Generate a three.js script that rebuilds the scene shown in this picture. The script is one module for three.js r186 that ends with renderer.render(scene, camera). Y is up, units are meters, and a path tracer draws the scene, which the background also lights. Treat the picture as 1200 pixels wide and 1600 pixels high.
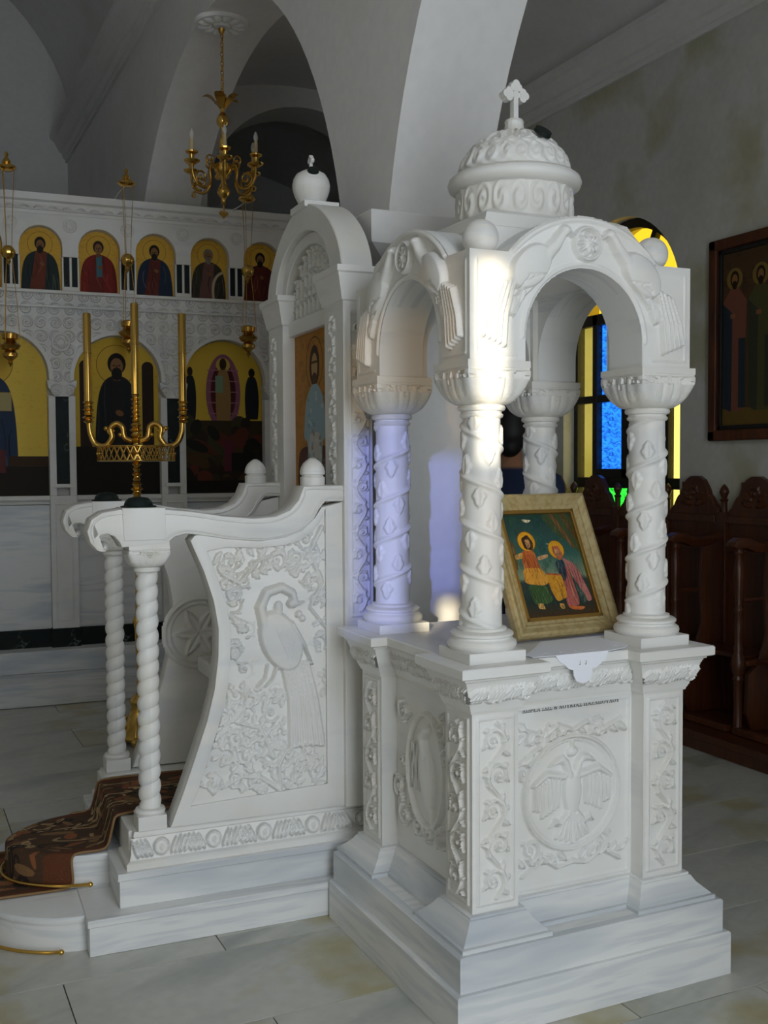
import * as THREE from 'three';
import { mergeGeometries, mergeVertices, toCreasedNormals } from 'three/addons/utils/BufferGeometryUtils.js';
import { RoundedBoxGeometry } from 'three/addons/geometries/RoundedBoxGeometry.js';
import { MarchingCubes } from 'three/addons/objects/MarchingCubes.js';
import { RectAreaLightUniformsLib } from 'three/addons/lights/RectAreaLightUniformsLib.js';

// ---------------------------------------------------------------- camera, sky, sun, daylight, exposure
RectAreaLightUniformsLib.init();
const scene = new THREE.Scene();
const camera = new THREE.PerspectiveCamera(2 * Math.atan(800 / 1650.25) * 180 / Math.PI, 0.75, 0.05, 60);
{
  const pitch = -0.0439, roll = -0.0056, yaw = 0.4384;
  const F = new THREE.Vector3(Math.sin(yaw) * Math.cos(pitch), Math.sin(pitch), -Math.cos(yaw) * Math.cos(pitch));
  const R = new THREE.Vector3(Math.cos(yaw), 0, Math.sin(yaw)), U = new THREE.Vector3().crossVectors(R, F);
  const R2 = R.clone().multiplyScalar(Math.cos(roll)).addScaledVector(U, Math.sin(roll));
  const U2 = U.clone().multiplyScalar(Math.cos(roll)).addScaledVector(R, -Math.sin(roll));
  camera.matrixAutoUpdate = true;
  camera.position.set(-1.2948, 1.5, 2.3303);
  camera.quaternion.setFromRotationMatrix(new THREE.Matrix4().makeBasis(R2, U2, F.clone().negate()));
}
scene.add(camera);
scene.background = new THREE.Color().setRGB(1.5, 1.75, 2.1);
const renderer = new THREE.WebGLRenderer();
renderer.toneMapping = THREE.LinearToneMapping;
renderer.toneMappingExposure = 1.0;
renderer.shadowMap.enabled = true;

const sun = new THREE.DirectionalLight(new THREE.Color(1, 0.95, 0.88), 9);
sun.position.set(-11, 4.0 + 1.5, 16.2); sun.target.position.set(0, 1.5, 0);
sun.castShadow = true; sun.shadow.radius = 1.6;
Object.assign(sun.shadow.camera, { left: -8, right: 8, top: 8, bottom: -8, near: 1, far: 40 });
scene.add(sun, sun.target);
// daylight entering by the tall open west doorway behind the camera
const doorLight = new THREE.RectAreaLight(new THREE.Color(0.885, 0.935, 1.0), 3.5, 1.5, 4.1);
doorLight.position.set(-0.2, 2.08, 2.96); doorLight.lookAt(-0.2, 2.08, 0);
scene.add(doorLight);
// daylight through the yellow glass of the nave's side window
const sideLight = new THREE.RectAreaLight(new THREE.Color(1.0, 0.975, 0.93), 0.9, 0.98, 1.9);
sideLight.position.set(-3.24, 2.15, 1.5); sideLight.lookAt(0, 2.15, 1.5);
scene.add(sideLight);

// ---------------------------------------------------------------- small tools
let seed = 7;
const rnd = () => { seed = (seed * 1664525 + 1013904223) >>> 0; return seed / 4294967296; };
const rr = (a, b) => a + (b - a) * rnd();
const lerp = (a, b, t) => a + (b - a) * t, clamp = (x, a, b) => Math.min(b, Math.max(a, x));
const PI = Math.PI, TAU = 2 * PI;
const taken = {};
function numbered(n) { taken[n] = (taken[n] || 0) + 1; return taken[n] === 1 ? n : n + '_' + String(taken[n] - 1).padStart(3, '0'); }
function tag(o, label, category, group) { o.userData.label = label; if (category) o.userData.category = category; if (group) o.userData.group = group; return o; }
function thing(name, label, category, pos = [0, 0, 0], turn = 0, group) {
  const g = new THREE.Group(); g.name = numbered(name); g.position.set(...pos); g.rotation.y = turn; scene.add(g);
  return tag(g, label, category, group);
}
function struct(name, label) { const g = new THREE.Group(); g.name = name; g.userData = { kind: 'structure', label }; scene.add(g); return g; }
function part(parent, name, geo, mat, pos, rot, label) {
  const m = new THREE.Mesh(geo, mat); m.name = name; if (pos) m.position.set(...pos); if (rot) m.rotation.set(...rot);
  m.castShadow = m.receiveShadow = true; if (label) m.userData.label = label; parent.add(m); return m;
}
const grp = (parent, name, pos, rot) => { const g = new THREE.Group(); g.name = name; if (pos) g.position.set(...pos); if (rot) g.rotation.set(...rot); parent.add(g); return g; };
// uv in metres by the face's main direction
function buv(g, su = 1, sv = su, ou = 0, ov = 0) {
  if (g.index) { const n = g.toNonIndexed(); g = n; }
  const p = g.attributes.position, n = g.attributes.normal, uv = new Float32Array(p.count * 2);
  for (let i = 0; i < p.count; i += 3) {
    let ax = 0, ay = 0, az = 0;
    for (let k = 0; k < 3; k++) { ax += n.getX(i + k); ay += n.getY(i + k); az += n.getZ(i + k); }
    ax = Math.abs(ax); ay = Math.abs(ay); az = Math.abs(az);
    for (let k = 0; k < 3; k++) {
      const x = p.getX(i + k), y = p.getY(i + k), z = p.getZ(i + k); let u, v;
      if (ay >= ax && ay >= az) { u = x; v = z; } else if (ax >= az) { u = z; v = y; } else { u = x; v = y; }
      uv[(i + k) * 2] = u * su + ou; uv[(i + k) * 2 + 1] = v * sv + ov;
    }
  }
  g.setAttribute('uv', new THREE.BufferAttribute(uv, 2)); return g;
}
const crease = (g, a = 0.6) => { const uv = g.attributes.uv; const r = toCreasedNormals(g, a); return r; };
// box by its limits
function bx(x0, x1, y0, y1, z0, z1, r = 0.003) {
  const w = Math.abs(x1 - x0), h = Math.abs(y1 - y0), d = Math.abs(z1 - z0);
  const g = r > 0 ? new RoundedBoxGeometry(w, h, d, 1, Math.min(r, w / 3, h / 3, d / 3)) : new THREE.BoxGeometry(w, h, d);
  g.translate((x0 + x1) / 2, (y0 + y1) / 2, (z0 + z1) / 2); return buv(g);
}
function lathe(pts, seg = 32) { const g = new THREE.LatheGeometry(pts.map(p => new THREE.Vector2(p[0], p[1])), seg); return crease(g, 0.7); }
const shp = pts => new THREE.Shape(pts.map(p => new THREE.Vector2(p[0], p[1])));
function ext(shape, depth, bevel = 0, seg = 16, cr = 0.5) {
  const g = new THREE.ExtrudeGeometry(shape, { depth: depth - 2 * bevel, bevelEnabled: bevel > 0, bevelSize: bevel, bevelThickness: bevel, bevelOffset: -bevel, bevelSegments: 2, curveSegments: seg });
  g.translate(0, 0, bevel); return buv(crease(g, cr));
}
function tube(pts, r, seg = 40, rs = 8, closed = false) { return new THREE.TubeGeometry(new THREE.CatmullRomCurve3(pts.map(p => new THREE.Vector3(...p)), closed), seg, r, rs, closed); }
const merge = l => mergeGeometries(l.map(g => { const n = g.index ? g.toNonIndexed() : g; for (const k of Object.keys(n.attributes)) if (!['position', 'normal', 'uv'].includes(k)) n.deleteAttribute(k); return n; }));
const at = (g, x = 0, y = 0, z = 0) => g.translate(x, y, z);
const arcPts = (cx, cy, r, a0, a1, n, ry = r) => Array.from({ length: n + 1 }, (_, i) => { const a = lerp(a0, a1, i / n); return [cx + r * Math.cos(a), cy + ry * Math.sin(a)]; });
function grid(nu, nv, f, closedU = false) { // f(u,v) -> [x,y,z]; uv = u,v
  const P = [], UV = [], I = [];
  for (let j = 0; j <= nv; j++) for (let i = 0; i <= nu; i++) { const q = f(i / nu, j / nv); P.push(q[0], q[1], q[2]); UV.push(q[3] ?? i / nu, q[4] ?? j / nv); }
  for (let j = 0; j < nv; j++) for (let i = 0; i < nu; i++) { const a = j * (nu + 1) + i, b = a + 1, c = a + nu + 1, d = c + 1; I.push(a, b, d, a, d, c); }
  const g = new THREE.BufferGeometry(); g.setAttribute('position', new THREE.Float32BufferAttribute(P, 3)); g.setAttribute('uv', new THREE.Float32BufferAttribute(UV, 2)); g.setIndex(I); g.computeVertexNormals();
  if (closedU) { const n = g.attributes.normal; for (let j = 0; j <= nv; j++) { const a = j * (nu + 1), b = a + nu; const v = new THREE.Vector3(n.getX(a) + n.getX(b), n.getY(a) + n.getY(b), n.getZ(a) + n.getZ(b)).normalize(); n.setXYZ(a, v.x, v.y, v.z); n.setXYZ(b, v.x, v.y, v.z); } }
  return g;
}
// moulding that runs round a polygon of [x, z], profile of [outward offset, y], with lids
function mould(poly, prof, lids = true) {
  let area = 0; const n = poly.length; for (let i = 0; i < n; i++) { const a = poly[i], b = poly[(i + 1) % n]; area += a[0] * b[1] - b[0] * a[1]; }
  const s = area > 0 ? 1 : -1, nor = poly.map((a, i) => { const b = poly[(i + 1) % n], dx = b[0] - a[0], dz = b[1] - a[1], l = Math.hypot(dx, dz); return [s * dz / l, -s * dx / l]; });
  const off = d => poly.map((p, i) => { const a = nor[(i + n - 1) % n], b = nor[i], k = d / (1 + a[0] * b[0] + a[1] * b[1]); return [p[0] + (a[0] + b[0]) * k, p[1] + (a[1] + b[1]) * k]; });
  const P = [], UV = []; const rings = prof.map(q => off(q[0])); let len = 0;
  for (let i = 0; i < n; i++) {
    const j = (i + 1) % n, L = Math.hypot(poly[j][0] - poly[i][0], poly[j][1] - poly[i][1]); let v = 0;
    for (let k = 0; k + 1 < prof.length; k++) {
      const dv = Math.hypot(prof[k + 1][0] - prof[k][0], prof[k + 1][1] - prof[k][1]);
      const A = [rings[k][i][0], prof[k][1], rings[k][i][1]], B = [rings[k][j][0], prof[k][1], rings[k][j][1]], C = [rings[k + 1][j][0], prof[k + 1][1], rings[k + 1][j][1]], D = [rings[k + 1][i][0], prof[k + 1][1], rings[k + 1][i][1]];
      const q = s > 0 ? [A, D, C, A, C, B] : [A, B, C, A, C, D], t = s > 0 ? [[0, v], [0, v + dv], [L, v + dv], [0, v], [L, v + dv], [L, v]] : [[0, v], [L, v], [L, v + dv], [0, v], [L, v + dv], [0, v + dv]];
      q.forEach((p, m) => { P.push(...p); UV.push(len + t[m][0], prof[0][1] + t[m][1]); }); v += dv;
    }
    len += L;
  }
  if (lids) for (const [k, up] of [[0, false], [prof.length - 1, true]]) {
    const c = rings[k].map(p => new THREE.Vector2(p[0], p[1])), tri = THREE.ShapeUtils.triangulateShape(c, []);
    for (const t of tri) {
      let o = t; const [a, b, d] = t.map(m => c[m]); const cr = (b.x - a.x) * (d.y - a.y) - (b.y - a.y) * (d.x - a.x);
      if ((cr > 0) === up) o = [t[0], t[2], t[1]];
      for (const m of o) { P.push(c[m].x, prof[k][1], c[m].y); UV.push(c[m].x, c[m].y); }
    }
  }
  const g = new THREE.BufferGeometry(); g.setAttribute('position', new THREE.Float32BufferAttribute(P, 3)); g.setAttribute('uv', new THREE.Float32BufferAttribute(UV, 2)); g.computeVertexNormals();
  return toCreasedNormals(g, 0.5);
}
const rect = (x0, x1, z0, z1) => [[x0, z0], [x1, z0], [x1, z1], [x0, z1]];

// ---------------------------------------------------------------- noise and textures
function hash(x, y, s) { let h = (x * 374761393 + y * 668265263 + s * 974711) | 0; h = Math.imul(h ^ (h >>> 13), 1274126177); return ((h ^ (h >>> 16)) >>> 0) / 4294967296; }
function vnoise(x, y, px, py, s) { // periodic value noise
  const xi = Math.floor(x), yi = Math.floor(y), fx = x - xi, fy = y - yi, u = fx * fx * (3 - 2 * fx), v = fy * fy * (3 - 2 * fy);
  const m = (a, p) => ((a % p) + p) % p;
  const a = hash(m(xi, px), m(yi, py), s), b = hash(m(xi + 1, px), m(yi, py), s), c = hash(m(xi, px), m(yi + 1, py), s), d = hash(m(xi + 1, px), m(yi + 1, py), s);
  return lerp(lerp(a, b, u), lerp(c, d, u), v);
}
function fbm(x, y, px, py, s, o = 4) { let r = 0, a = 0.5, t = 0; for (let i = 0; i < o; i++) { r += a * vnoise(x, y, px, py, s + i * 17); t += a; x *= 2; y *= 2; px *= 2; py *= 2; a *= 0.5; } return r / t; }
function dataTex(n, m, f, srgb = true) {
  const d = new Uint8Array(n * m * 4);
  for (let y = 0; y < m; y++) for (let x = 0; x < n; x++) { const c = f(x / n, y / m); const k = (y * n + x) * 4; d[k] = clamp(c[0], 0, 1) * 255; d[k + 1] = clamp(c[1], 0, 1) * 255; d[k + 2] = clamp(c[2], 0, 1) * 255; d[k + 3] = 255; }
  const t = new THREE.DataTexture(d, n, m); t.wrapS = t.wrapT = THREE.RepeatWrapping; t.magFilter = THREE.LinearFilter; if (srgb) t.colorSpace = THREE.SRGBColorSpace; t.needsUpdate = true; return t;
}
const mixc = (a, b, t) => [lerp(a[0], b[0], t), lerp(a[1], b[1], t), lerp(a[2], b[2], t)];
const marbleTex = dataTex(512, 512, (u, v) => { // white marble, faint clouds
  const c = fbm(u * 4, v * 4, 4, 4, 3, 5), w = fbm(u * 3 + 0.3, v * 14, 3, 14, 9, 4);
  let k = [0.92, 0.922, 0.922]; k = mixc(k, [0.875, 0.865, 0.835], clamp((c - 0.5) * 2.2, 0, 1)); return mixc(k, [0.84, 0.85, 0.868], clamp((w - 0.56) * 3, 0, 0.6));
});
const veinTex = dataTex(512, 512, (u, v) => { // streaked marble, faint grey-blue bands along u
  const wv = fbm(u * 2, v * 4, 2, 4, 5, 3) * 0.09, a = fbm(u * 2, (v + wv) * 12, 2, 12, 21, 4), b = fbm(u * 4, (v + wv) * 40, 4, 40, 33, 3), e = fbm(u * 10, (v + wv) * 60, 10, 60, 37, 3);
  let k = [0.915, 0.92, 0.915]; k = mixc(k, [0.735, 0.765, 0.80], clamp((a - 0.49) * 2.6, 0, 0.85)); return mixc(k, [0.76, 0.785, 0.81], clamp((b - 0.56) * 2.5, 0, 0.4));
});
const floorTex = dataTex(512, 512, (u, v) => {
  const d = u + v * 0.8, w = fbm(u * 3, v * 3, 3, 3, 41, 3) * 0.4, a = fbm(u * 4 + v * 8 + w * 2, v * 4 - u * 0 + w, 4, 12, 51, 5), b = fbm(u * 5, v * 5, 5, 5, 61, 4), e = fbm(u * 40, v * 40, 40, 40, 5, 2);
  let k = [0.845, 0.84, 0.80]; k = mixc(k, [0.66, 0.675, 0.655], clamp((a - 0.42) * 2.2, 0, 0.85)); k = mixc(k, [0.74, 0.69, 0.50], clamp((b - 0.47) * 3.0, 0, 0.7)); const f = 0.97 + e * 0.06; return k.map(x => x * f);
});
const plasterTex = dataTex(512, 512, (u, v) => { const a = fbm(u * 4, v * 4, 4, 4, 71, 5), b = fbm(u * 60, v * 60, 60, 60, 72, 2); const f = 0.98 + (b - 0.5) * 0.03; return mixc([0.915, 0.913, 0.905], [0.885, 0.88, 0.86], clamp((a - 0.45) * 2.5, 0, 1)).map(x => x * f); });
const stainTex = dataTex(512, 512, (u, v) => { const a = fbm(u * 5, v * 5, 5, 5, 81, 5), c = fbm(u * 3 + 0.4, v * 3, 3, 3, 85, 5), b = fbm(u * 60, v * 60, 60, 60, 82, 2); let k = mixc([0.88, 0.88, 0.87], [0.76, 0.755, 0.65], clamp((a - 0.46) * 3.4, 0, 0.9)); k = mixc(k, [0.82, 0.82, 0.79], clamp((c - 0.5) * 3, 0, 0.8)); const f = 0.98 + (b - 0.5) * 0.05; return k.map(x => x * f); });
const woodTex = dataTex(256, 512, (u, v) => { const a = fbm(u * 26, v * 3, 26, 3, 91, 4), b = fbm(u * 8, v * 2, 8, 2, 92, 3); return mixc([0.50, 0.33, 0.18], [0.31, 0.19, 0.095], clamp(a * 1.1 - 0.1 + (b - 0.5) * 0.8, 0, 1)); });
const greenTex = dataTex(256, 256, (u, v) => { const w = fbm(u * 4, v * 4, 4, 4, 11, 4), a = Math.abs(fbm(u * 3 + w, v * 3 + w, 3, 3, 12, 5) - 0.5); let k = mixc([0.05, 0.08, 0.072], [0.11, 0.155, 0.14], w); return mixc(k, [0.55, 0.62, 0.58], clamp(1 - a * 95, 0, 0.55) * clamp((fbm(u * 2, v * 2, 2, 2, 15, 2) - 0.5) * 6, 0, 1)); });
const carveTex = dataTex(512, 256, (u, v) => { // scrollwork height for the far carved bands: rows of spirals and leaves
  let h = 0; const X = u * 8, Y = v * 4;
  for (let j = -1; j <= 1; j++) for (let i = -1; i <= 1; i++) { const cx = Math.floor(X) + i + 0.5, cy = Math.floor(Y) + j + 0.5, odd = (Math.floor(X) + i + Math.floor(Y) + j) & 1, dx = (X - cx) * (odd ? 1 : -1), dy = Y - cy, r = Math.hypot(dx, dy), a = Math.atan2(dy, dx); if (r < 0.52) h = Math.max(h, (0.5 + 0.5 * Math.cos(a - r * 17)) * clamp((0.52 - r) * 8, 0, 1)); }
  h = clamp(h * 1.5 - 0.3, 0, 1) * 0.8 + 0.2 * fbm(u * 64, v * 32, 64, 32, 19, 2); return [h, h, h];
}, false);
const glassBump = dataTex(256, 256, (u, v) => { const w = fbm(u * 6, v * 6, 6, 6, 23, 3), a = fbm((u + v) * 8 + w, v * 24 - u * 8 + w * 4, 16, 24, 29, 3); return [a, a, a]; }, false);
const glassTex = dataTex(256, 256, (u, v) => { const w = fbm(u * 6, v * 6, 6, 6, 23, 3), a = fbm(u * 8 + v * 8 + w * 2, v * 24 + w * 4, 16, 24, 29, 3); const k = clamp(0.8 + (a - 0.42) * 1.1, 0.55, 1); return [k, k, k]; });
const rep = (t, a, b = a) => { const c = t.clone(); c.repeat.set(a, b); c.needsUpdate = true; return c; };
function canvasTex(w, h, draw) { const c = document.createElement('canvas'); c.width = w; c.height = h; const x = c.getContext('2d'); draw(x, w, h); const t = new THREE.CanvasTexture(c); t.colorSpace = THREE.SRGBColorSpace; t.anisotropy = 4; return t; }

const std = o => new THREE.MeshStandardMaterial(o), phy = o => new THREE.MeshPhysicalMaterial(o);
const M = {
  marble: phy({ map: marbleTex, color: 0xfaf9f4, roughness: 0.42, specularIntensity: 0.7, side: THREE.DoubleSide }),
  vein: phy({ map: veinTex, color: 0xf8f8f6, roughness: 0.36, specularIntensity: 0.8, side: THREE.DoubleSide }),
  carved: std({ map: marbleTex, color: 0xfaf9f4, roughness: 0.6, bumpMap: rep(carveTex, 1.4, 2.8), bumpScale: 0.012 }),
  floor: phy({ map: floorTex, color: 0xe4e6e6, roughness: 0.3, specularIntensity: 0.6 }),
  joint: std({ color: 0x55524a, roughness: 0.9 }),
  plaster: std({ map: rep(plasterTex, 0.5), color: 0xffffff, roughness: 0.92, side: THREE.DoubleSide }),
  stain: std({ map: rep(stainTex, 0.55), color: 0xf0f0ec, roughness: 0.92 }),
  wood: phy({ map: rep(woodTex, 2.2, 1.2), color: 0xc29a6c, roughness: 0.42, clearcoat: 0.25, clearcoatRoughness: 0.3 }),
  green: phy({ map: rep(greenTex, 3), color: 0xffffff, roughness: 0.5, specularIntensity: 0.4 }),
  brass: std({ color: 0xdcb25c, metalness: 1, roughness: 0.15 }),
  oldBrass: std({ color: 0xbd9348, metalness: 1, roughness: 0.26 }),
  dark: std({ color: 0x14120f, roughness: 0.6 }),
  frameDark: std({ color: 0x1d1813, roughness: 0.55 }),
  bulb: phy({ color: 0xe4e0d8, roughness: 0.3, transmission: 0.3, thickness: 0 }),
  candle: std({ color: 0xcbb68a, roughness: 0.6 }),
};

// ---------------------------------------------------------------- relief carving: a height field that becomes real geometry
class Relief {
  constructor(w, h, cell = 0.004) { this.w = w; this.h = h; this.nx = Math.max(2, Math.round(w / cell)); this.ny = Math.max(2, Math.round(h / cell)); this.H = new Float32Array((this.nx + 1) * (this.ny + 1)); }
  each(x0, x1, y0, y1, f) {
    const a = this.nx / this.w, b = this.ny / this.h;
    for (let j = Math.max(0, Math.floor(y0 * b)); j <= Math.min(this.ny, Math.ceil(y1 * b)); j++) for (let i = Math.max(0, Math.floor(x0 * a)); i <= Math.min(this.nx, Math.ceil(x1 * a)); i++) { const k = j * (this.nx + 1) + i, v = f(i / a, j / b, this.H[k]); if (v !== undefined) this.H[k] = v; }
    return this;
  }
  seg(a, b, r0, r1, h, cut) {
    const m = Math.max(r0, r1), dx = b[0] - a[0], dy = b[1] - a[1], L = dx * dx + dy * dy || 1e-9;
    this.each(Math.min(a[0], b[0]) - m, Math.max(a[0], b[0]) + m, Math.min(a[1], b[1]) - m, Math.max(a[1], b[1]) + m, (x, y, o) => {
      const t = clamp(((x - a[0]) * dx + (y - a[1]) * dy) / L, 0, 1), r = lerp(r0, r1, t), k = Math.hypot(x - a[0] - dx * t, y - a[1] - dy * t) / r;
      if (k < 1) { const p = k < 0.5 ? 1 - k * k * 0.4 : 0.9 * (1 - (k - 0.5) / 0.5) ** 0.7; return cut ? o - h * p : Math.max(o, h * p); }
    });
  }
  stroke(pts, r0, r1, h) { const n = pts.length - 1; for (let i = 0; i < n; i++) this.seg(pts[i], pts[i + 1], lerp(r0, r1, i / n), lerp(r0, r1, (i + 1) / n), h); return this; }
  groove(pts, r, h) { for (let i = 0; i + 1 < pts.length; i++) this.seg2(pts[i], pts[i + 1], r, h); return this; }
  seg2(a, b, r, h) { const dx = b[0] - a[0], dy = b[1] - a[1], L = dx * dx + dy * dy || 1e-9; this.each(Math.min(a[0], b[0]) - r, Math.max(a[0], b[0]) + r, Math.min(a[1], b[1]) - r, Math.max(a[1], b[1]) + r, (x, y, o) => { const t = clamp(((x - a[0]) * dx + (y - a[1]) * dy) / L, 0, 1), k = Math.hypot(x - a[0] - dx * t, y - a[1] - dy * t) / r; if (k < 1) return Math.min(o, Math.max(-0.002, o - h * (1 - k))); }); }
  disc(cx, cy, rx, ry, h, ang = 0, dome = 0.5) {
    const m = Math.max(rx, ry), c = Math.cos(ang), s = Math.sin(ang);
    return this.each(cx - m, cx + m, cy - m, cy + m, (x, y, o) => { const u = ((x - cx) * c + (y - cy) * s) / rx, v = (-(x - cx) * s + (y - cy) * c) / ry, k = u * u + v * v; if (k < 1) return Math.max(o, h * (k > 0.8 ? (1 - dome * k) * ((1 - k) / 0.2) ** 0.6 : 1 - dome * k)); });
  }
  ring(cx, cy, r, wd, h, ry = r) { return this.stroke(arcPts(cx, cy, r, 0, TAU, 48, ry), wd, wd, h); }
  leaf(x, y, a, len, wd, h, lobes = 3) {
    const c = Math.cos(a), s = Math.sin(a);
    return this.each(x - len, x + len, y - len, y + len, (X, Y, o) => {
      const t = ((X - x) * c + (Y - y) * s) / len, q = (-(X - x) * s + (Y - y) * c); if (t <= 0 || t >= 1) return;
      const hw = wd * Math.sin(PI * Math.pow(t, 0.75)) * (0.72 + 0.28 * Math.abs(Math.cos(t * PI * lobes))), k = Math.abs(q) / Math.max(hw, 1e-5);
      if (k < 1) return Math.max(o, h * (0.55 + 0.45 * Math.min(1, k * 3)) * (k > 0.75 ? ((1 - k) / 0.25) ** 0.6 : 1));
    });
  }
  spiral(cx, cy, r, a0, dir, turns, wd, h, leaves = true) {
    const n = Math.ceil(turns * 22), p = []; for (let i = 0; i <= n; i++) { const t = i / n, a = a0 + dir * t * turns * TAU, q = r * (1 - 0.82 * t); p.push([cx + q * Math.cos(a), cy + q * Math.sin(a)]); }
    this.stroke(p, wd, wd * 0.6, h); this.disc(cx, cy, r * 0.26, r * 0.26, h * 1.15);
    if (leaves) for (let i = 2; i < n * 0.55; i += 5) { const a = a0 + dir * (i / n) * turns * TAU, q = r * (1 - 0.82 * i / n); this.leaf(cx + q * Math.cos(a), cy + q * Math.sin(a), a + dir * 0.9, r * 0.62, r * 0.2, h * 0.9); }
    return this;
  }
  // running vine along y (vertical) between the edges
  vine(x0, x1, y0, y1, pitch, h, wd, flip = 1) {
    const cx = (x0 + x1) / 2, A = (x1 - x0) * 0.3, n = Math.max(1, Math.round((y1 - y0) / pitch)), P = (y1 - y0) / n, st = [];
    for (let i = 0; i <= n * 16; i++) { const y = y0 + (y1 - y0) * i / (n * 16); st.push([cx + flip * A * Math.sin((y - y0) / P * PI), y]); }
    this.stroke(st, wd, wd, h);
    for (let i = 0; i < n; i++) { const s = (i & 1 ? -1 : 1) * flip, y = y0 + (i + 0.5) * P, x = cx - s * A * 0.35; this.spiral(x, y, Math.min(P * 0.36, (x1 - x0) * 0.36), s > 0 ? 0 : PI, s, 1.15, wd * 0.8, h); for (let q = 0; q < 3; q++) this.leaf(cx + s * A * 0.7, y - P * 0.35 + q * P * 0.3, (s > 0 ? 0.5 : PI - 0.5) + (q - 1) * 0.9, (x1 - x0) * 0.3, wd * 1.3, h); }
    return this;
  }
  vineX(x0, x1, y0, y1, pitch, h, wd) {
    const cy = (y0 + y1) / 2, A = (y1 - y0) * 0.28, n = Math.max(1, Math.round((x1 - x0) / pitch)), P = (x1 - x0) / n;
    for (let i = 0; i < n; i++) { const s = i & 1 ? -1 : 1, x = x0 + (i + 0.5) * P; this.stroke([[x - P * 0.5, cy - s * A], [x - P * 0.25, cy + s * A * 0.4], [x, cy + s * A], [x + P * 0.25, cy + s * A * 0.6], [x + P * 0.5, cy + s * A * 1]], wd, wd, h); for (let q = 0; q < 4; q++) this.leaf(x - P * 0.3 + q * P * 0.2, cy - A * 0.9, 1.05, (y1 - y0) * 0.82, P * 0.13, h, 2); }
    return this;
  }
  foliage(inside, cell, h, wd) { // fill with scrolls where inside(x,y)
    for (let y = cell * 0.5, j = 0; y < this.h; y += cell, j++) for (let x = cell * (j & 1 ? 0.95 : 0.5), i = 0; x < this.w; x += cell, i++) {
      const X = x + rr(-0.12, 0.12) * cell, Y = y + rr(-0.12, 0.12) * cell; if (!inside(X, Y)) continue;
      const d = (i + j) & 1 ? 1 : -1; this.spiral(X, Y, cell * 0.42, rr(0, TAU), d, 1.2, wd, h);
      if (rnd() < 0.8) this.leaf(X + rr(-0.4, 0.4) * cell, Y + 0.4 * cell, rr(0, TAU), cell * 0.55, cell * 0.17, h * 0.9);
    } return this;
  }
  mesh(keep, amp = 1.45, lift = 0.0006) {
    const { nx, ny, w, h, H } = this, P = [], UV = [], I = [];
    for (let j = 0; j <= ny; j++) for (let i = 0; i <= nx; i++) { P.push(i / nx * w, j / ny * h, lift + amp * H[j * (nx + 1) + i]); UV.push(i / nx * w, j / ny * h); }
    for (let j = 0; j < ny; j++) for (let i = 0; i < nx; i++) { if (keep && !keep((i + 0.5) / nx * w, (j + 0.5) / ny * h)) continue; const a = j * (nx + 1) + i, b = a + 1, c = a + nx + 1, d = c + 1; I.push(a, b, d, a, d, c); }
    const g = new THREE.BufferGeometry(); g.setAttribute('position', new THREE.Float32BufferAttribute(P, 3)); g.setAttribute('uv', new THREE.Float32BufferAttribute(UV, 2)); g.setIndex(I); g.computeVertexNormals(); return g;
  }
}
const inPoly = (p, x, y) => { let r = false; for (let i = 0, j = p.length - 1; i < p.length; j = i++) if ((p[i][1] > y) !== (p[j][1] > y) && x < (p[j][0] - p[i][0]) * (y - p[i][1]) / (p[j][1] - p[i][1]) + p[i][0]) r = !r; return r; };

// ---------------------------------------------------------------- the room
const zBasis = new THREE.Matrix4().makeBasis(new THREE.Vector3(0, 0, -1), new THREE.Vector3(0, 1, 0), new THREE.Vector3(1, 0, 0));
const zext = (shape, x0, th, seg = 48) => { const g = new THREE.ExtrudeGeometry(shape, { depth: th, bevelEnabled: false, curveSegments: seg }); g.applyMatrix4(zBasis); g.translate(x0, 0, 0); return buv(crease(g, 0.35)); }; // shape in (-z, y)
const hole = pts => new THREE.Path(pts.map(p => new THREE.Vector2(...p)));
{
  const fl = struct('floor', 'white marble slab floor with grey and ochre veins');
  part(fl, 'bed', bx(-3.6, 3.4, -0.25, -0.006, -8.9, 3.25, 0), M.joint);
  const var_ = []; for (let k = 0; k < 10; k++) { const g = new RoundedBoxGeometry(0.8965, 0.03, 0.4365, 1, 0.0008); var_.push(buv(g, 0.9, 0.9, rnd() * 7, rnd() * 7)); }
  for (let r = 0; r < 17; r++) { const z0 = -4.755 + r * 0.44; for (let c = 0; c < 8; c++) { const x = -3.6 + ((r % 2) * 0.41) + c * 0.9 + 0.07; if (x < -3.6 || x > 3.3) continue; part(fl, 'tile', var_[Math.floor(rnd() * 10)], M.floor, [x, -0.0152 - rnd() * 0.0006, z0 + 0.22]); } }
}
const windowZ = [-3.93, -2.71], winR = 0.61, winTop = 3.1, winSpring = winTop - winR, winBot = 1.12;
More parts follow.
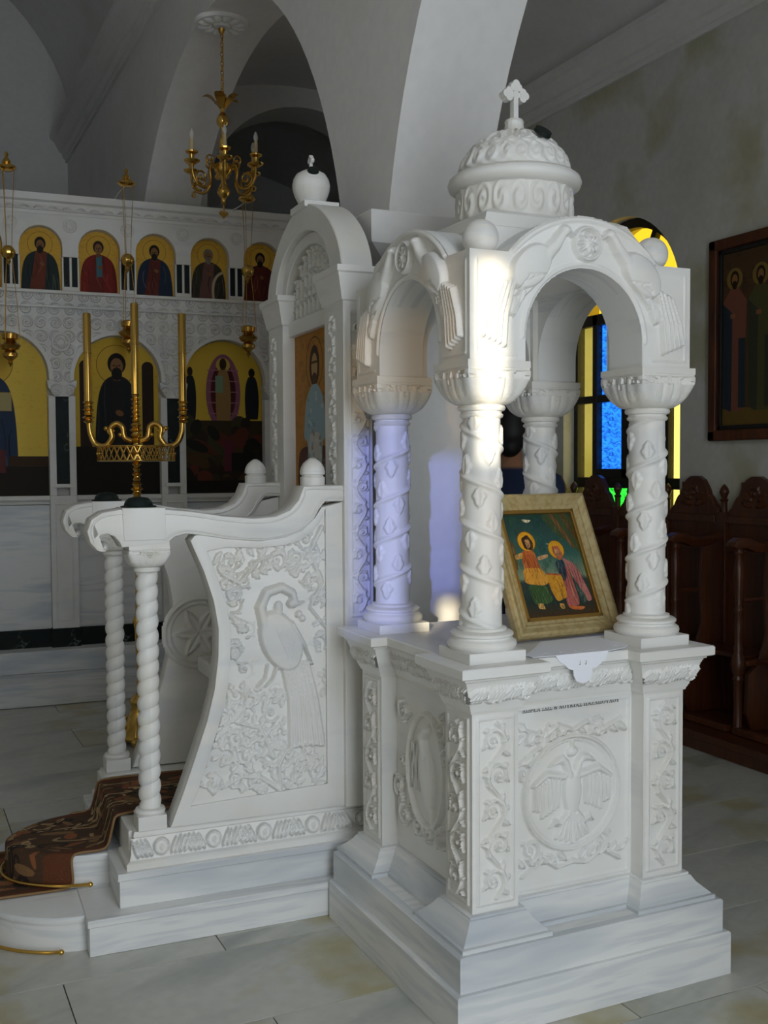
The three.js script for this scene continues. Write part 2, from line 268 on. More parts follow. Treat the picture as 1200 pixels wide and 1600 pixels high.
{
  // right wall with an arched window
  const s = shp([[-3.25, 0], [8.9, 0], [8.9, 6.6], [-3.25, 6.6]]), a = -windowZ[1], b = -windowZ[0], c = (a + b) / 2;
  s.holes.push(hole([[a, winBot], [b, winBot], [b, winSpring], ...arcPts(c, winSpring, winR, 0, PI, 28).slice(1)]));
  const wr = struct('wall_right', 'plastered side wall with yellowish damp stains'); part(wr, 'plaster', zext(s, 3.05, 0.3), M.stain);
  // west wall behind the camera: open door and a stained window
  const w = shp([[-3.6, 0], [-1.0, 0], [-1.0, 4.2], [0.6, 4.2], [0.6, 0], [3.05, 0], [3.05, 6.6], [-3.6, 6.6]]); w.holes.push(hole([[-2.72, 1.86], [-1.84, 1.86], [-1.84, 2.94], [-2.72, 2.94]]));
  const wb = struct('wall_back', 'west wall with the open door'); part(wb, 'plaster', at(ext(w, 0.25), 0, 0, 3.0), M.plaster);
  const wl = shp([[-3.0, 0], [8.9, 0], [8.9, 6.6], [-3.0, 6.6]]); wl.holes.push(hole([[-2.0, 1.2], [-1, 1.2], [-1, 3.1], [-2.0, 3.1]])); part(struct('wall_left', 'plain plastered nave wall with a side window'), 'plaster', zext(wl, -3.6, 0.32), M.plaster);
  const we = shp([[-3.6, 0], [3.35, 0], [3.35, 6.6], [-3.6, 6.6]]); we.holes.push(hole([[0.59, 3.9], [0.81, 3.9], [0.81, 4.26], ...arcPts(0.70, 4.26, 0.11, 0, PI, 12).slice(1)])); const wf = struct('wall_front', 'east end wall of the nave with a small arched niche'); part(wf, 'plaster', at(ext(we, 0.34), 0, 0, -8.9), M.plaster); part(wf, 'niche_back', bx(0.5, 0.9, 3.8, 4.5, -9.5, -9.3, 0), M.plaster); part(wf, 'niche_side', merge([bx(0.5, 0.59, 3.8, 4.5, -9.3, -8.9, 0), bx(0.81, 0.9, 3.8, 4.5, -9.3, -8.9, 0), bx(0.5, 0.9, 4.4, 4.5, -9.3, -8.9, 0), bx(0.5, 0.9, 3.8, 3.9, -9.3, -8.9, 0)]), M.plaster);
  const pw = struct('wall_porch', 'walls and roof of the entrance porch'); part(pw, 'wall', bx(-1.2, -1.06, 0, 5.8, 3.26, 6.4, 0), M.plaster); part(pw, 'wall', bx(0.66, 0.8, 0, 5.8, 3.26, 6.4, 0), M.plaster); part(pw, 'roof', bx(-1.2, 0.8, 5.8, 5.95, 3.26, 6.4, 0), M.plaster); part(pw, 'yard_wall', bx(-5.3, -5.05, 0, 5.6, -2.5, 5.2, 0), M.plaster); part(pw, 'pavement', bx(-6, 4, -0.3, -0.02, 3.26, 12, 0), M.joint);
  // arcade between nave and aisle
  const al = Math.asin(0.473 / 2.075), o = [[-3.2, 0], [-2.86, 0], ...arcPts(-0.84, 1.977, 2.075, PI - al, al, 44), [1.18, 0], [1.615, 0], ...arcPts(3.635, 1.977, 2.075, PI - al, al, 44), [5.655, 0], [8.6, 0], [8.6, 4.9], [-3.2, 4.9]];
  const ar = struct('wall_arcade', 'white plastered arcade with round arches on a square pier'); part(ar, 'arcade', zext(shp(o), 0.38, 0.4), M.plaster);
  const imp = mould(rect(0.38, 0.78, -1.615, -1.18), [[0.0, 2.22], [0.03, 2.225], [0.13, 2.28], [0.135, 2.29], [0.135, 2.388], [0.13, 2.394], [0.0, 2.394]]);
  part(ar, 'impost', imp, M.plaster);
  // transverse arch in the aisle beyond the screen
  const t = shp([[0.78, 0], [1.065, 0], [1.065, 3.62], ...arcPts(1.915, 3.62, 0.85, PI, 0, 30), [2.765, 0], [3.05, 0], [3.05, 4.75], [0.78, 4.75]]);
  part(ar, 'cross_arch', at(ext(t, 0.4), 0, 0, -6.4), M.plaster);
  // vaults and roof
  const cl = struct('ceiling', 'plastered barrel vaults');
  part(cl, 'nave_vault', grid(40, 4, (u, v) => [-1.41 + 1.87 * Math.cos(PI * u), 4.62 + 1.87 * Math.sin(PI * u), lerp(-8.7, 3.2, v), u * 5.8, v * 13.7]), M.plaster);
  part(cl, 'aisle_vault', grid(30, 4, (u, v) => [1.915 + 1.15 * Math.cos(PI * u), 4.17 + 0.46 * Math.sin(PI * u), lerp(-8.7, 3.2, v), u * 2.8, v * 13.7]), M.plaster);
  part(cl, 'roof', bx(-3.6, 3.35, 6.6, 6.8, -8.9, 3.25, 0), M.plaster);
  // cornices
  const cor = (pr, side) => { const g = new THREE.ExtrudeGeometry(shp(pr.map(p => [side * p[0], p[1]])), { depth: 11.55, bevelEnabled: false }); g.translate(0, 0, -8.56); return buv(crease(g, 0.4)); };
  const prof = [[0, 0], [0.02, 0], [0.02, 0.03], [0.035, 0.035], [0.045, 0.06], [0.05, 0.075], [0.07, 0.085], [0.085, 0.11], [0.115, 0.165], [0.15, 0.19], [0.15, 0.225], [0, 0.225]];
  const t1 = struct('trim_1', 'moulded plaster cornice along the side wall'); part(t1, 'cornice', at(cor(prof, -1), 3.05, 3.985, 0), M.plaster);
  const t2 = struct('trim_2', 'moulded plaster cornice along the nave arcade'); part(t2, 'cornice', at(cor(prof.map(p => [p[0] * 1.1, p[1] * 1.15]), -1), 0.38, 4.5, 0), M.plaster);
}
// stained glass window in the side wall
const paneMat = (c, k = 1) => phy({ color: c, map: glassTex, transmission: 1, thickness: 0, roughness: 0.12, ior: 1.45, bumpMap: rep(glassBump, 1), bumpScale: 0.004, side: THREE.DoubleSide });
const G = { yellow: phy({ color: 0xffdc66, transmission: 1, thickness: 0, roughness: 0.12, ior: 1.45, bumpMap: rep(glassBump, 0.6), bumpScale: 0.003, side: THREE.DoubleSide }), blue: paneMat(0x2c86ff), green: paneMat(0x3cff3c), clear: phy({ color: 0xfff6e0, transmission: 1, thickness: 0, roughness: 0.05, side: THREE.DoubleSide }), sunBlue: phy({ color: new THREE.Color().setRGB(0.05, 0.065, 0.22), transmission: 1, thickness: 0, roughness: 0.05, side: THREE.DoubleSide }), amber: phy({ color: 0x3a2a10, transmission: 1, thickness: 0, roughness: 0.1, side: THREE.DoubleSide }) };
{
  const w = struct('window_1', 'arched stained glass window in a black frame with yellow, blue and green panes');
  const z0 = windowZ[0], z1 = windowZ[1], zc = (z0 + z1) / 2, X = 3.14;
  // outer frame: ring following the arch
  const outer = [[-z1, winBot], [-z0, winBot], [-z0, winSpring], ...arcPts(-zc, winSpring, winR, 0, PI, 28).slice(1)], inner = [[-z1 + 0.045, winBot + 0.05], [-z0 - 0.045, winBot + 0.05], [-z0 - 0.045, winSpring], ...arcPts(-zc, winSpring, winR - 0.06, 0, PI, 28).slice(1)];
  const s = shp(outer); s.holes.push(hole(inner)); part(w, 'frame', zext(s, X, 0.06), M.frameDark);
  const bar = (za, zb, ya, yb, n = 'mullion', d = 0.05) => part(w, n, bx(X, X + d, ya, yb, za, zb, 0.004), M.frameDark);
  const L0 = z0 + 0.045, L1 = z0 + 0.215, C0 = z0 + 0.265, B1 = zc - 0.075, B2 = zc + 0.075, C1 = z1 - 0.265, R0 = z1 - 0.215, R1 = z1 - 0.045;
  bar(L1, C0, winBot + 0.05, 2.53); bar(C1, R0, winBot + 0.05, 2.53); bar(B1, B2, 1.41, 2.46, 'casement');
  bar(L0, R1, 1.34, 1.41, 'transom'); bar(L0, L1, 1.925, 1.975, 'transom'); bar(R0, R1, 1.925, 1.975, 'transom'); bar(C0, B1, 1.925, 1.975, 'transom'); bar(B2, C1, 1.925, 1.975, 'transom'); bar(L0, R1, 2.455, 2.53, 'transom'); bar(C0, C1, 1.41, 1.47, 'casement'); bar(zc - 0.012, zc + 0.012, winBot + 0.05, 1.34);
  const pane = (za, zb, ya, yb, m) => part(w, 'pane', at(buv(new THREE.PlaneGeometry(zb - za, yb - ya, 1, 1).rotateY(-PI / 2), 4.2), X + 0.025, (ya + yb) / 2, (za + zb) / 2), m);
  for (const [p, q] of [[L0, L1], [R0, R1]]) { pane(p, q, winBot + 0.05, 1.34, G.yellow); pane(p, q, 1.41, 1.925, G.yellow); pane(p, q, 1.975, 2.455, G.yellow); }
  for (const [p, q] of [[C0, B1], [B2, C1]]) { pane(p, q, 1.47, 1.925, G.blue); pane(p, q, 1.975, 2.455, G.blue); }
  pane(C0, zc - 0.012, winBot + 0.05, 1.34, G.green); pane(zc + 0.012, C1, winBot + 0.05, 1.34, G.green);
  // fan of yellow glass in the head, with radial bars
  const fan = (a0, a1, r) => { const pts = [[-zc, winSpring + 0.03], ...arcPts(-zc, winSpring, r, a0, a1, 10)]; return zext(shp(pts), X + 0.024, 0.002); };
  for (const [a0, a1] of [[0.07, 1.1], [1.1, PI - 1.1], [PI - 1.1, PI - 0.07]]) part(w, 'pane', fan(a0, a1, winR - 0.05), G.yellow);
  for (const a of [1.1, PI - 1.1]) { const g = new THREE.BoxGeometry(0.045, winR - 0.03, 0.04); g.translate(0, (winR - 0.03) / 2, 0); g.rotateY(PI / 2); g.rotateX(a - PI / 2); part(w, 'fan_bar', buv(g.translate(X + 0.025, winSpring, zc)), M.frameDark); }
  // west window that lets the low sun in
  const v = struct('window_2', 'stained glass window of the west wall'); const Z = 3.1;
  const vb = (x0, x1, y0, y1) => part(v, 'frame', bx(x0, x1, y0, y1, Z - 0.03, Z + 0.03, 0.003), M.frameDark);
  vb(-2.72, -2.68, 1.86, 2.94); vb(-1.88, -1.84, 1.86, 2.94); vb(-2.68, -1.88, 1.86, 1.9); vb(-2.68, -1.88, 2.9, 2.94); vb(-2.215, -2.185, 1.9, 2.9); vb(-2.68, -2.215, 2.6, 2.63); vb(-1.955, -1.93, 2.3, 2.9); vb(-2.095, -2.065, 1.9, 2.9); vb(-2.065, -1.88, 2.27, 2.3); vb(-2.345, -2.33, 1.9, 2.06); vb(-2.345, -2.215, 2.045, 2.06);
  const vp = (x0, x1, y0, y1, m) => part(v, 'pane', at(new THREE.PlaneGeometry(x1 - x0, y1 - y0), (x0 + x1) / 2, (y0 + y1) / 2, Z), m);
  vp(-2.68, -2.345, 1.9, 2.06, G.sunBlue); vp(-2.68, -2.215, 2.06, 2.6, G.sunBlue); vp(-2.68, -2.215, 2.63, 2.9, G.amber); vp(-2.33, -2.265, 1.9, 2.045, G.clear); vp(-2.265, -2.215, 1.9, 2.045, G.amber); vp(-2.185, -2.095, 1.9, 2.9, G.amber); vp(-2.065, -1.955, 2.3, 2.82, G.clear); vp(-2.065, -1.955, 2.82, 2.9, G.amber); vp(-1.93, -1.88, 2.3, 2.9, G.amber); vp(-2.065, -1.88, 1.9, 2.27, G.amber);
  const v3 = struct('window_3', 'yellow glass side window of the nave'); for (const [p, q, y0, y1] of [[1, 1.04, 1.2, 3.1], [1.96, 2, 1.2, 3.1], [1.04, 1.96, 1.2, 1.24], [1.04, 1.96, 3.06, 3.1], [1.48, 1.52, 1.24, 3.06]]) part(v3, 'frame', bx(-3.5, -3.45, y0, y1, p, q, 0.003), M.frameDark);
  for (const [p, q] of [[1.04, 1.48], [1.52, 1.96]]) part(v3, 'pane', at(new THREE.PlaneGeometry(q - p, 1.82).rotateY(PI / 2), -3.475, 2.15, (p + q) / 2), G.yellow);
  const d1 = struct('door_1', 'open wooden west door'); part(d1, 'frame', bx(-1.0, -0.96, 0, 4.2, 3.02, 3.24), M.wood); part(d1, 'frame', bx(0.56, 0.6, 0, 4.2, 3.02, 3.24), M.wood); part(d1, 'transom', bx(-0.96, 0.56, 2.6, 2.66, 3.1, 3.18), M.wood);
  for (const x0 of [-1.01, 0.57]) part(d1, 'leaf', bx(x0, x0 + 0.04, 0.01, 2.58, 3.27, 4.0), M.wood);
}

// ---------------------------------------------------------------- painted panels
function saint(x, w, h, o) {
  x.fillStyle = o.gold || '#dcae44'; x.fillRect(0, 0, w, h);
  for (let i = 0; i < 500; i++) { x.fillStyle = `rgba(${90 + 120 * rnd() | 0},${60 + 90 * rnd() | 0},20,0.07)`; x.fillRect(rnd() * w, rnd() * h, 3 + rnd() * 18, 2 + rnd() * 8); }
  const cx = w * (o.cx || 0.5), hy = h * o.hy, hr = h * o.hr;
  x.lineWidth = Math.max(1.5, hr * 0.06); x.strokeStyle = 'rgba(90,55,15,0.7)'; x.beginPath(); x.arc(cx, hy, hr * 1.9, 0, TAU); x.fillStyle = 'rgba(214,170,60,0.6)'; x.fill(); x.stroke();
  const sw = w * o.sw, top = hy + hr * 1.25, bot = h * (o.bot || 1);
  x.fillStyle = o.robe; x.beginPath(); x.moveTo(cx - hr * 0.4, top - hr * 0.2); x.bezierCurveTo(cx - sw * 0.8, top + hr * 0.3, cx - sw, top + hr * 1.2, cx - sw * 1.02, bot); x.lineTo(cx + sw * 1.02, bot); x.bezierCurveTo(cx + sw, top + hr * 1.2, cx + sw * 0.8, top + hr * 0.3, cx + hr * 0.4, top - hr * 0.2); x.fill();
  x.save(); x.clip();
  x.fillStyle = o.tunic; x.beginPath(); x.moveTo(cx - sw * 0.25, top); x.lineTo(cx + sw * 0.35, top); x.lineTo(cx + sw * 0.2, bot); x.lineTo(cx - sw * 0.6, bot); x.fill();
  x.lineWidth = Math.max(2, sw * 0.05); for (let i = 0; i < 14; i++) { const a = cx + rr(-sw, sw), b = top + rnd() * (bot - top) * 0.7; x.strokeStyle = i & 1 ? 'rgba(255,235,200,0.13)' : 'rgba(0,0,0,0.3)'; x.beginPath(); x.moveTo(a, b); x.quadraticCurveTo(a + rr(-0.3, 0.3) * sw, b + (bot - top) * 0.2, a + rr(-0.2, 0.2) * sw, b + (bot - top) * 0.45); x.stroke(); }
  if (o.stripe) { x.fillStyle = o.stripe; x.fillRect(cx - sw * 0.12, top, sw * 0.3, (bot - top) * 0.55); }
  if (o.scroll) { x.strokeStyle = '#b9a98a'; x.lineWidth = hr * 0.45; x.beginPath(); x.moveTo(cx + sw * 0.9, top + hr * 1.4); x.quadraticCurveTo(cx + sw * 0.1, top + hr * 2, cx + sw * 0.3, bot); x.stroke(); }
  if (o.book) { x.fillStyle = '#a89a68'; x.fillRect(cx + sw * 0.05, top + (bot - top) * 0.12, sw * 0.75, (bot - top) * 0.16); x.strokeStyle = '#6a4a20'; x.lineWidth = 2; x.strokeRect(cx + sw * 0.05, top + (bot - top) * 0.12, sw * 0.75, (bot - top) * 0.16); }
  x.restore();
  x.fillStyle = '#7a5330'; x.beginPath(); x.ellipse(cx + sw * 0.1, top + (bot - top) * 0.3, hr * 0.4, hr * 0.28, 0.4, 0, TAU); x.fill();
  x.fillStyle = '#6b4528'; x.fillRect(cx - hr * 0.32, hy + hr * 0.6, hr * 0.64, hr * 0.9);
  x.fillStyle = o.hair || '#2a1a10'; x.beginPath(); x.ellipse(cx, hy - hr * 0.12, hr * 0.86, hr * 1.02, 0, 0, TAU); x.fill();
  x.fillStyle = '#85603a'; x.beginPath(); x.ellipse(cx, hy + hr * 0.14, hr * 0.6, hr * 0.82, 0, 0, TAU); x.fill();
  if (o.beard) { x.fillStyle = o.hair || '#2a1a10'; x.beginPath(); x.ellipse(cx, hy + hr * 0.85, hr * 0.5, hr * 0.6, 0, 0, TAU); x.fill(); }
  x.fillStyle = '#2a180c'; x.fillRect(cx - hr * 0.36, hy, hr * 0.22, hr * 0.1); x.fillRect(cx + hr * 0.14, hy, hr * 0.22, hr * 0.1); x.fillRect(cx - hr * 0.05, hy + hr * 0.05, hr * 0.1, hr * 0.35); x.fillRect(cx - hr * 0.2, hy + hr * 0.55, hr * 0.4, hr * 0.07);
  if (o.ground) { x.fillStyle = o.ground; x.fillRect(0, h * 0.86, cx - sw, h * 0.14); x.fillRect(cx + sw, h * 0.8, w, h * 0.2); }
}
const iconMat = (t, gloss) => phy(gloss ? { map: t, roughness: 0.6, clearcoat: 1, clearcoatRoughness: 0.02 } : { map: t, roughness: 0.62, specularIntensity: 0.5 });
function paintedPanel(parent, name, shape, w, h, depth, tex, pos, label, gloss) { // shape in 0..w,0..h; front at z = depth
  const g = new THREE.ExtrudeGeometry(shape, { depth, bevelEnabled: false, curveSegments: 20 }), p = g.attributes.position, uv = g.attributes.uv;
  for (let i = 0; i < p.count; i++) uv.setXY(i, p.getX(i) / w, p.getY(i) / h);
  const m = part(parent, name, g, iconMat(tex, gloss), pos); if (label) m.userData.label = label; return m;
}

// ---------------------------------------------------------------- icon screen
const TI = 3 * PI / 180, OI = [-0.316, 0, -4.99];
const screenPt = (x, y, z) => { const c = Math.cos(TI), s = Math.sin(TI); return [OI[0] + x * c - z * s, y, OI[2] + x * s + z * c]; };
{
  const st = struct('floor_chancel', 'marble chancel steps before the icon screen'); st.position.set(...OI); st.rotation.y = -TI;
  part(st, 'step', bx(-3.1, 3.5, 0.002, 0.155, -0.3, 0.46, 0.006), M.vein); part(st, 'step', bx(-3.1, 3.5, 0.155, 0.30, -0.3, 0.16, 0.006), M.vein);
  const S = thing('icon_screen', 'carved white marble icon screen with dark green inlays and gold icons', 'icon screen', OI, -TI);
  const P = []; for (let k = -3; k <= 3; k++) P.push(0.08 + 0.738 * k);
  part(S, 'backing', bx(-2.6, 2.75, 0.30, 3.17, -0.12, -0.055, 0), M.marble);
  part(S, 'plinth', bx(-2.6, 2.75, 0.30, 0.42, -0.05, 0.012), M.green, null, null, 'dark green marble plinth');
  const profL = [[-0.02, 1.25], [0.006, 1.255], [0.01, 1.27], [0.03, 1.285], [0.03, 1.312], [-0.02, 1.312]];
  for (let i = 0; i < P.length; i++) {
    const x = P[i];
    part(S, 'plinth_block', bx(x - 0.094, x + 0.094, 0.30, 0.425, -0.05, 0.052), M.green, null, null, 'dark green marble block');
    const pb = part(S, 'pedestal', bx(x - 0.087, x + 0.087, 0.425, 1.312, -0.05, 0.045), M.marble); part(pb, 'frame', merge([bx(x - 0.055, x - 0.045, 0.48, 1.25, 0.04, 0.052), bx(x + 0.045, x + 0.055, 0.48, 1.25, 0.04, 0.052), bx(x - 0.055, x + 0.055, 0.47, 0.48, 0.04, 0.052), bx(x - 0.055, x + 0.055, 1.25, 1.26, 0.04, 0.052)]), M.marble);
    part(S, 'pilaster', merge([bx(x - 0.086, x - 0.042, 1.312, 1.975, -0.05, 0.03), bx(x + 0.042, x + 0.086, 1.312, 1.975, -0.05, 0.03), bx(x - 0.06, x + 0.06, 1.365, 1.39, -0.05, 0.045)]), M.marble);
    part(S, 'inlay', bx(x - 0.042, x + 0.042, 1.39, 1.975, -0.05, 0.022), M.green, null, null, 'dark green veined marble strip');
    part(S, 'capital', merge([ext(shp([[x - 0.05, 1.97], [x + 0.05, 1.97], [x + 0.088, 2.03], [x + 0.094, 2.06], [x + 0.094, 2.075], [x - 0.094, 2.075], [x - 0.094, 2.06], [x - 0.088, 2.03]]), 0.11).translate(0, 0, -0.05)]), M.carved);
    if (i + 1 < P.length) {
      const a = x + 0.087, b = P[i + 1] - 0.087, c = (a + b) / 2;
      part(S, 'dado_panel', bx(a, b, 0.42, 1.25, -0.05, -0.012), M.vein);
      part(S, 'dado_ledge', mould(rect(a - 0.01, b + 0.01, -0.05, -0.01), profL), M.marble);
      const s = shp([[x, 2.075], [c - 0.295, 2.075], ...arcPts(c, 2.1, 0.295, PI, 0, 26), [c + 0.295, 2.075], [P[i + 1], 2.075], [P[i + 1], 2.56], [x, 2.56]]);
      part(S, 'spandrel', at(ext(s, 0.075), 0, 0, -0.05), M.carved);
      part(S, 'arch_rim', at(ext((() => { const q = shp([[c - 0.315, 2.08], ...arcPts(c, 2.1, 0.315, PI, 0, 26), [c + 0.315, 2.08], [c + 0.29, 2.08], ...arcPts(c, 2.1, 0.29, 0, PI, 26), [c - 0.29, 2.08]]); return q; })(), 0.085), 0, 0, -0.05), M.marble);
      const ro = new THREE.TorusGeometry(0.055, 0.008, 8, 28); part(S, 'medallion', merge([ro.translate(P[i + 1], 2.33, 0.026), new THREE.TorusGeometry(0.028, 0.006, 8, 20).translate(P[i + 1], 2.33, 0.026)]), M.marble);
    }
  }
  part(S, 'frieze', bx(-2.6, 2.75, 2.565, 2.645, -0.05, 0.035), M.carved);
  part(S, 'ledge', bx(-2.6, 2.75, 2.645, 2.668, -0.05, 0.055, 0.008), M.marble); part(S, 'fillet', bx(-2.6, 2.75, 2.553, 2.568, -0.05, 0.05, 0.005), M.marble);
  for (let k = -6; k <= 6; k++) {
    const c = -0.035 + 0.3755 * k, a = c - 0.18775, b = c + 0.18775, r = 0.137;
    part(S, 'gallery_arch', at(ext(shp([[a, 2.895], [c - r, 2.895], [c - r, 2.935], ...arcPts(c, 2.955, r, PI, 0, 22), [c + r, 2.935], [c + r, 2.895], [b, 2.895], [b, 3.165], [a, 3.165]]), 0.07), 0, 0, -0.05), M.marble);
    part(S, 'colonnette', merge([bx(b - 0.008, b + 0.008, 2.7, 2.895, -0.05, 0.012), bx(b - 0.056, b - 0.044, 2.668, 2.895, -0.05, 0.008), bx(b + 0.044, b + 0.056, 2.668, 2.895, -0.05, 0.008), bx(b - 0.05, b + 0.05, 2.668, 2.7, -0.05, 0.012)]), M.marble);
    for (const q of [-1, 1]) part(S, 'inlay', bx(b + q * 0.026 - 0.018, b + q * 0.026 + 0.018, 2.7, 2.895, -0.05, 0.002, 0), M.green, null, null, 'dark green marble strip');
    part(S, 'medallion', merge([new THREE.TorusGeometry(0.042, 0.005, 8, 28).translate(b, 3.1, 0.02), ...Array.from({ length: 8 }, (_, i) => new THREE.SphereGeometry(0.009, 8, 6).scale(1, 1.6, 0.5).rotateZ(-i * PI / 4).translate(b + 0.022 * Math.sin(i * PI / 4), 3.1 + 0.022 * Math.cos(i * PI / 4), 0.02))]), M.marble);
  }
  part(S, 'cornice', mould(rect(-2.6, 2.75, -0.1, 0.012), [[0, 3.165], [0.014, 3.165], [0.014, 3.185], [0.026, 3.19], [0.036, 3.235], [0.06, 3.245], [0.065, 3.288], [0.0, 3.29]]), M.marble);
  part(S, 'dentil_band', bx(-2.6, 2.75, 3.195, 3.235, 0.02, 0.045, 0), M.carved);
  // upper icons
  const U = [['#6b2a1c', '#1e2724', 'young saint in dark cloak', '#1c120c'], ['#22302e', '#6d3320', 'bearded saint in black and rust cloak', '#1c120c'], ['#7a2018', '#6b241a', 'beardless saint in red robe with blue stripe', '#2a1a10'], ['#1b2a40', '#5b2218', 'bearded saint in blue and wine robe', '#20140c'], ['#3a3426', '#6a4a44', 'grey bearded saint with scroll', '#7a7468'], ['#4e1a14', '#5a2016', 'dark haired saint in wine red robe', '#1c120c'], ['#2c4030', '#6a5a30', 'bearded saint in green and ochre robe', '#2a1a10'], ['#4a2c44', '#30323c', 'saint in violet robe', '#20140c']];
  U.forEach((q, i) => {
    const k = i < 6 ? i - 1 : 4 - i, c = -0.035 + 0.3755 * k, w = 0.274, h = 0.418;
    const tx = canvasTex(192, 288, (x, W, H) => saint(x, W, H, { hy: 0.26, hr: 0.1, sw: 0.44, robe: q[0], tunic: q[1], hair: q[3], beard: i !== 2, stripe: i === 2 ? '#3c6c78' : null, scroll: i === 4 }));
    const o = paintedPanel(scene, numbered('gallery_icon'), shp([[0, 0], [w, 0], [w, 0.215], [w - 0.008, 0.232], [w - 0.002, 0.26], ...arcPts(w / 2, 0.283, 0.135, 0, PI, 20), [0.002, 0.26], [0.008, 0.232], [0, 0.215]]), w, h, 0.012, tx, screenPt(c - w / 2, 2.67, -0.052));
    o.rotation.y = -TI; tag(o, 'small round-topped gold icon of a ' + q[2], 'icon', 'icons in the upper row of the screen');
  });
  // large icons
  const Ldraw = [
    (x, W, H) => { saint(x, W, H, { gold: '#e6c450', hy: 0.2, hr: 0.07, sw: 0.3, cx: 0.36, robe: '#27364e', tunic: '#5c3432', beard: true, book: true }); x.fillStyle = '#221b10'; x.fillRect(0, H * 0.82, W, H * 0.18); saintFeet(x, W, H); },
    (x, W, H) => { saint(x, W, H, { gold: '#d8b43c', hy: 0.19, hr: 0.065, sw: 0.27, robe: '#15161a', tunic: '#1b1a18', beard: true, hair: '#120c08' }); for (const a of [0.06, 0.8]) { x.fillStyle = '#2c1b10'; x.beginPath(); x.moveTo(W * a, H * 0.8); x.lineTo(W * a, H * 0.2); x.arc(W * (a + 0.07), H * 0.2, W * 0.07, PI, 0); x.lineTo(W * (a + 0.14), H * 0.8); x.fill(); } x.fillStyle = '#171108'; x.fillRect(0, H * 0.7, W, H * 0.3); },
    (x, W, H) => {
      x.fillStyle = '#dcb840'; x.fillRect(0, 0, W, H); x.fillStyle = '#8d566a'; x.beginPath(); x.ellipse(W * 0.5, H * 0.35, W * 0.22, H * 0.25, 0, 0, TAU); x.fill(); x.fillStyle = '#4a1a1c'; x.beginPath(); x.ellipse(W * 0.5, H * 0.35, W * 0.16, H * 0.19, 0, 0, TAU); x.fill();
      for (let i = 0; i < 5; i++) { x.fillStyle = '#a06a74'; x.fillRect(W * 0.3, H * (0.2 + i * 0.07), W * 0.4, H * 0.008); }
      const fig = (cx, y0, y1, wd, c, hc) => { x.fillStyle = c; x.beginPath(); x.moveTo(cx - wd * 0.3, y0 + (y1 - y0) * 0.16); x.bezierCurveTo(cx - wd, y0 + (y1 - y0) * 0.3, cx - wd * 0.7, y1, cx - wd * 0.6, y1); x.lineTo(cx + wd * 0.6, y1); x.bezierCurveTo(cx + wd * 0.7, y1, cx + wd, y0 + (y1 - y0) * 0.3, cx + wd * 0.3, y0 + (y1 - y0) * 0.16); x.fill(); x.fillStyle = hc; x.beginPath(); x.ellipse(cx, y0 + (y1 - y0) * 0.08, wd * 0.34, (y1 - y0) * 0.09, 0, 0, TAU); x.fill(); };
      x.fillStyle = '#c9a84c'; x.beginPath(); x.arc(W * 0.5, H * 0.17, W * 0.09, 0, TAU); x.fill(); fig(W * 0.5, H * 0.13, H * 0.55, W * 0.13, '#9a7646', '#3a2413'); x.fillStyle = '#7c9478'; x.fillRect(W * 0.4, H * 0.24, W * 0.1, H * 0.11);
      fig(W * 0.08, H * 0.19, H * 0.52, W * 0.1, '#1a1d20', '#2a1c12'); fig(W * 0.87, H * 0.19, H * 0.52, W * 0.12, '#1a1c24', '#20140c');
      x.fillStyle = '#3a2c16'; x.fillRect(0, H * 0.53, W, H * 0.47); for (let i = 0; i < 60; i++) { x.fillStyle = ['#4a3416', '#2a1e10', '#5a2a1c', '#3c3a20', '#1c1810'][i % 5]; x.beginPath(); x.ellipse(rnd() * W, H * (0.53 + rnd() * 0.42), W * rr(0.05, 0.16), H * rr(0.02, 0.06), rr(0, 3), 0, TAU); x.fill(); } x.fillStyle = '#5a2430'; x.fillRect(W * 0.5, H * 0.66, W * 0.14, H * 0.2); x.fillStyle = '#14100c'; x.fillRect(W * 0.6, H * 0.74, W * 0.3, H * 0.12); x.fillStyle = '#1a140c'; x.fillRect(0, H * 0.92, W, H * 0.08);
    }];
  function saintFeet(x, W, H) { x.fillStyle = '#5c2c2c'; x.fillRect(W * 0.1, H * 0.72, W * 0.42, H * 0.14); x.fillStyle = '#3c2814'; x.fillRect(W * 0.55, H * 0.76, W * 0.45, H * 0.06); }
  Ldraw.push((x, W, H) => { saint(x, W, H, { gold: '#e0bc48', hy: 0.2, hr: 0.07, sw: 0.3, robe: '#5a2630', tunic: '#28405a', beard: false }); x.fillStyle = '#221b10'; x.fillRect(0, H * 0.84, W, H * 0.16); });
  const LL = ['large arched gold icon of a saint in blue holding an open book', 'large arched gold icon of a saint in a black robe', 'large arched gold icon of a robed figure in a pink oval above rocks', 'large arched gold icon of a saint in a wine red cloak over blue'];
  Ldraw.forEach((f, i) => {
    const c = 0.449 + 0.738 * (i < 3 ? i - 1 : -2), w = 0.562, h = 1.09;
    const o = paintedPanel(scene, numbered('screen_icon'), shp([[0, 0], [w, 0], [w, 0.78], ...arcPts(w / 2, 0.79, 0.281, 0, PI, 24), [0, 0.78]]), w, h, 0.012, canvasTex(320, 620, f), screenPt(c - w / 2, 1.313, -0.052), null, false); o.rotation.y = -TI; tag(o, LL[i], 'icon', 'large icons of the screen');
  });
}

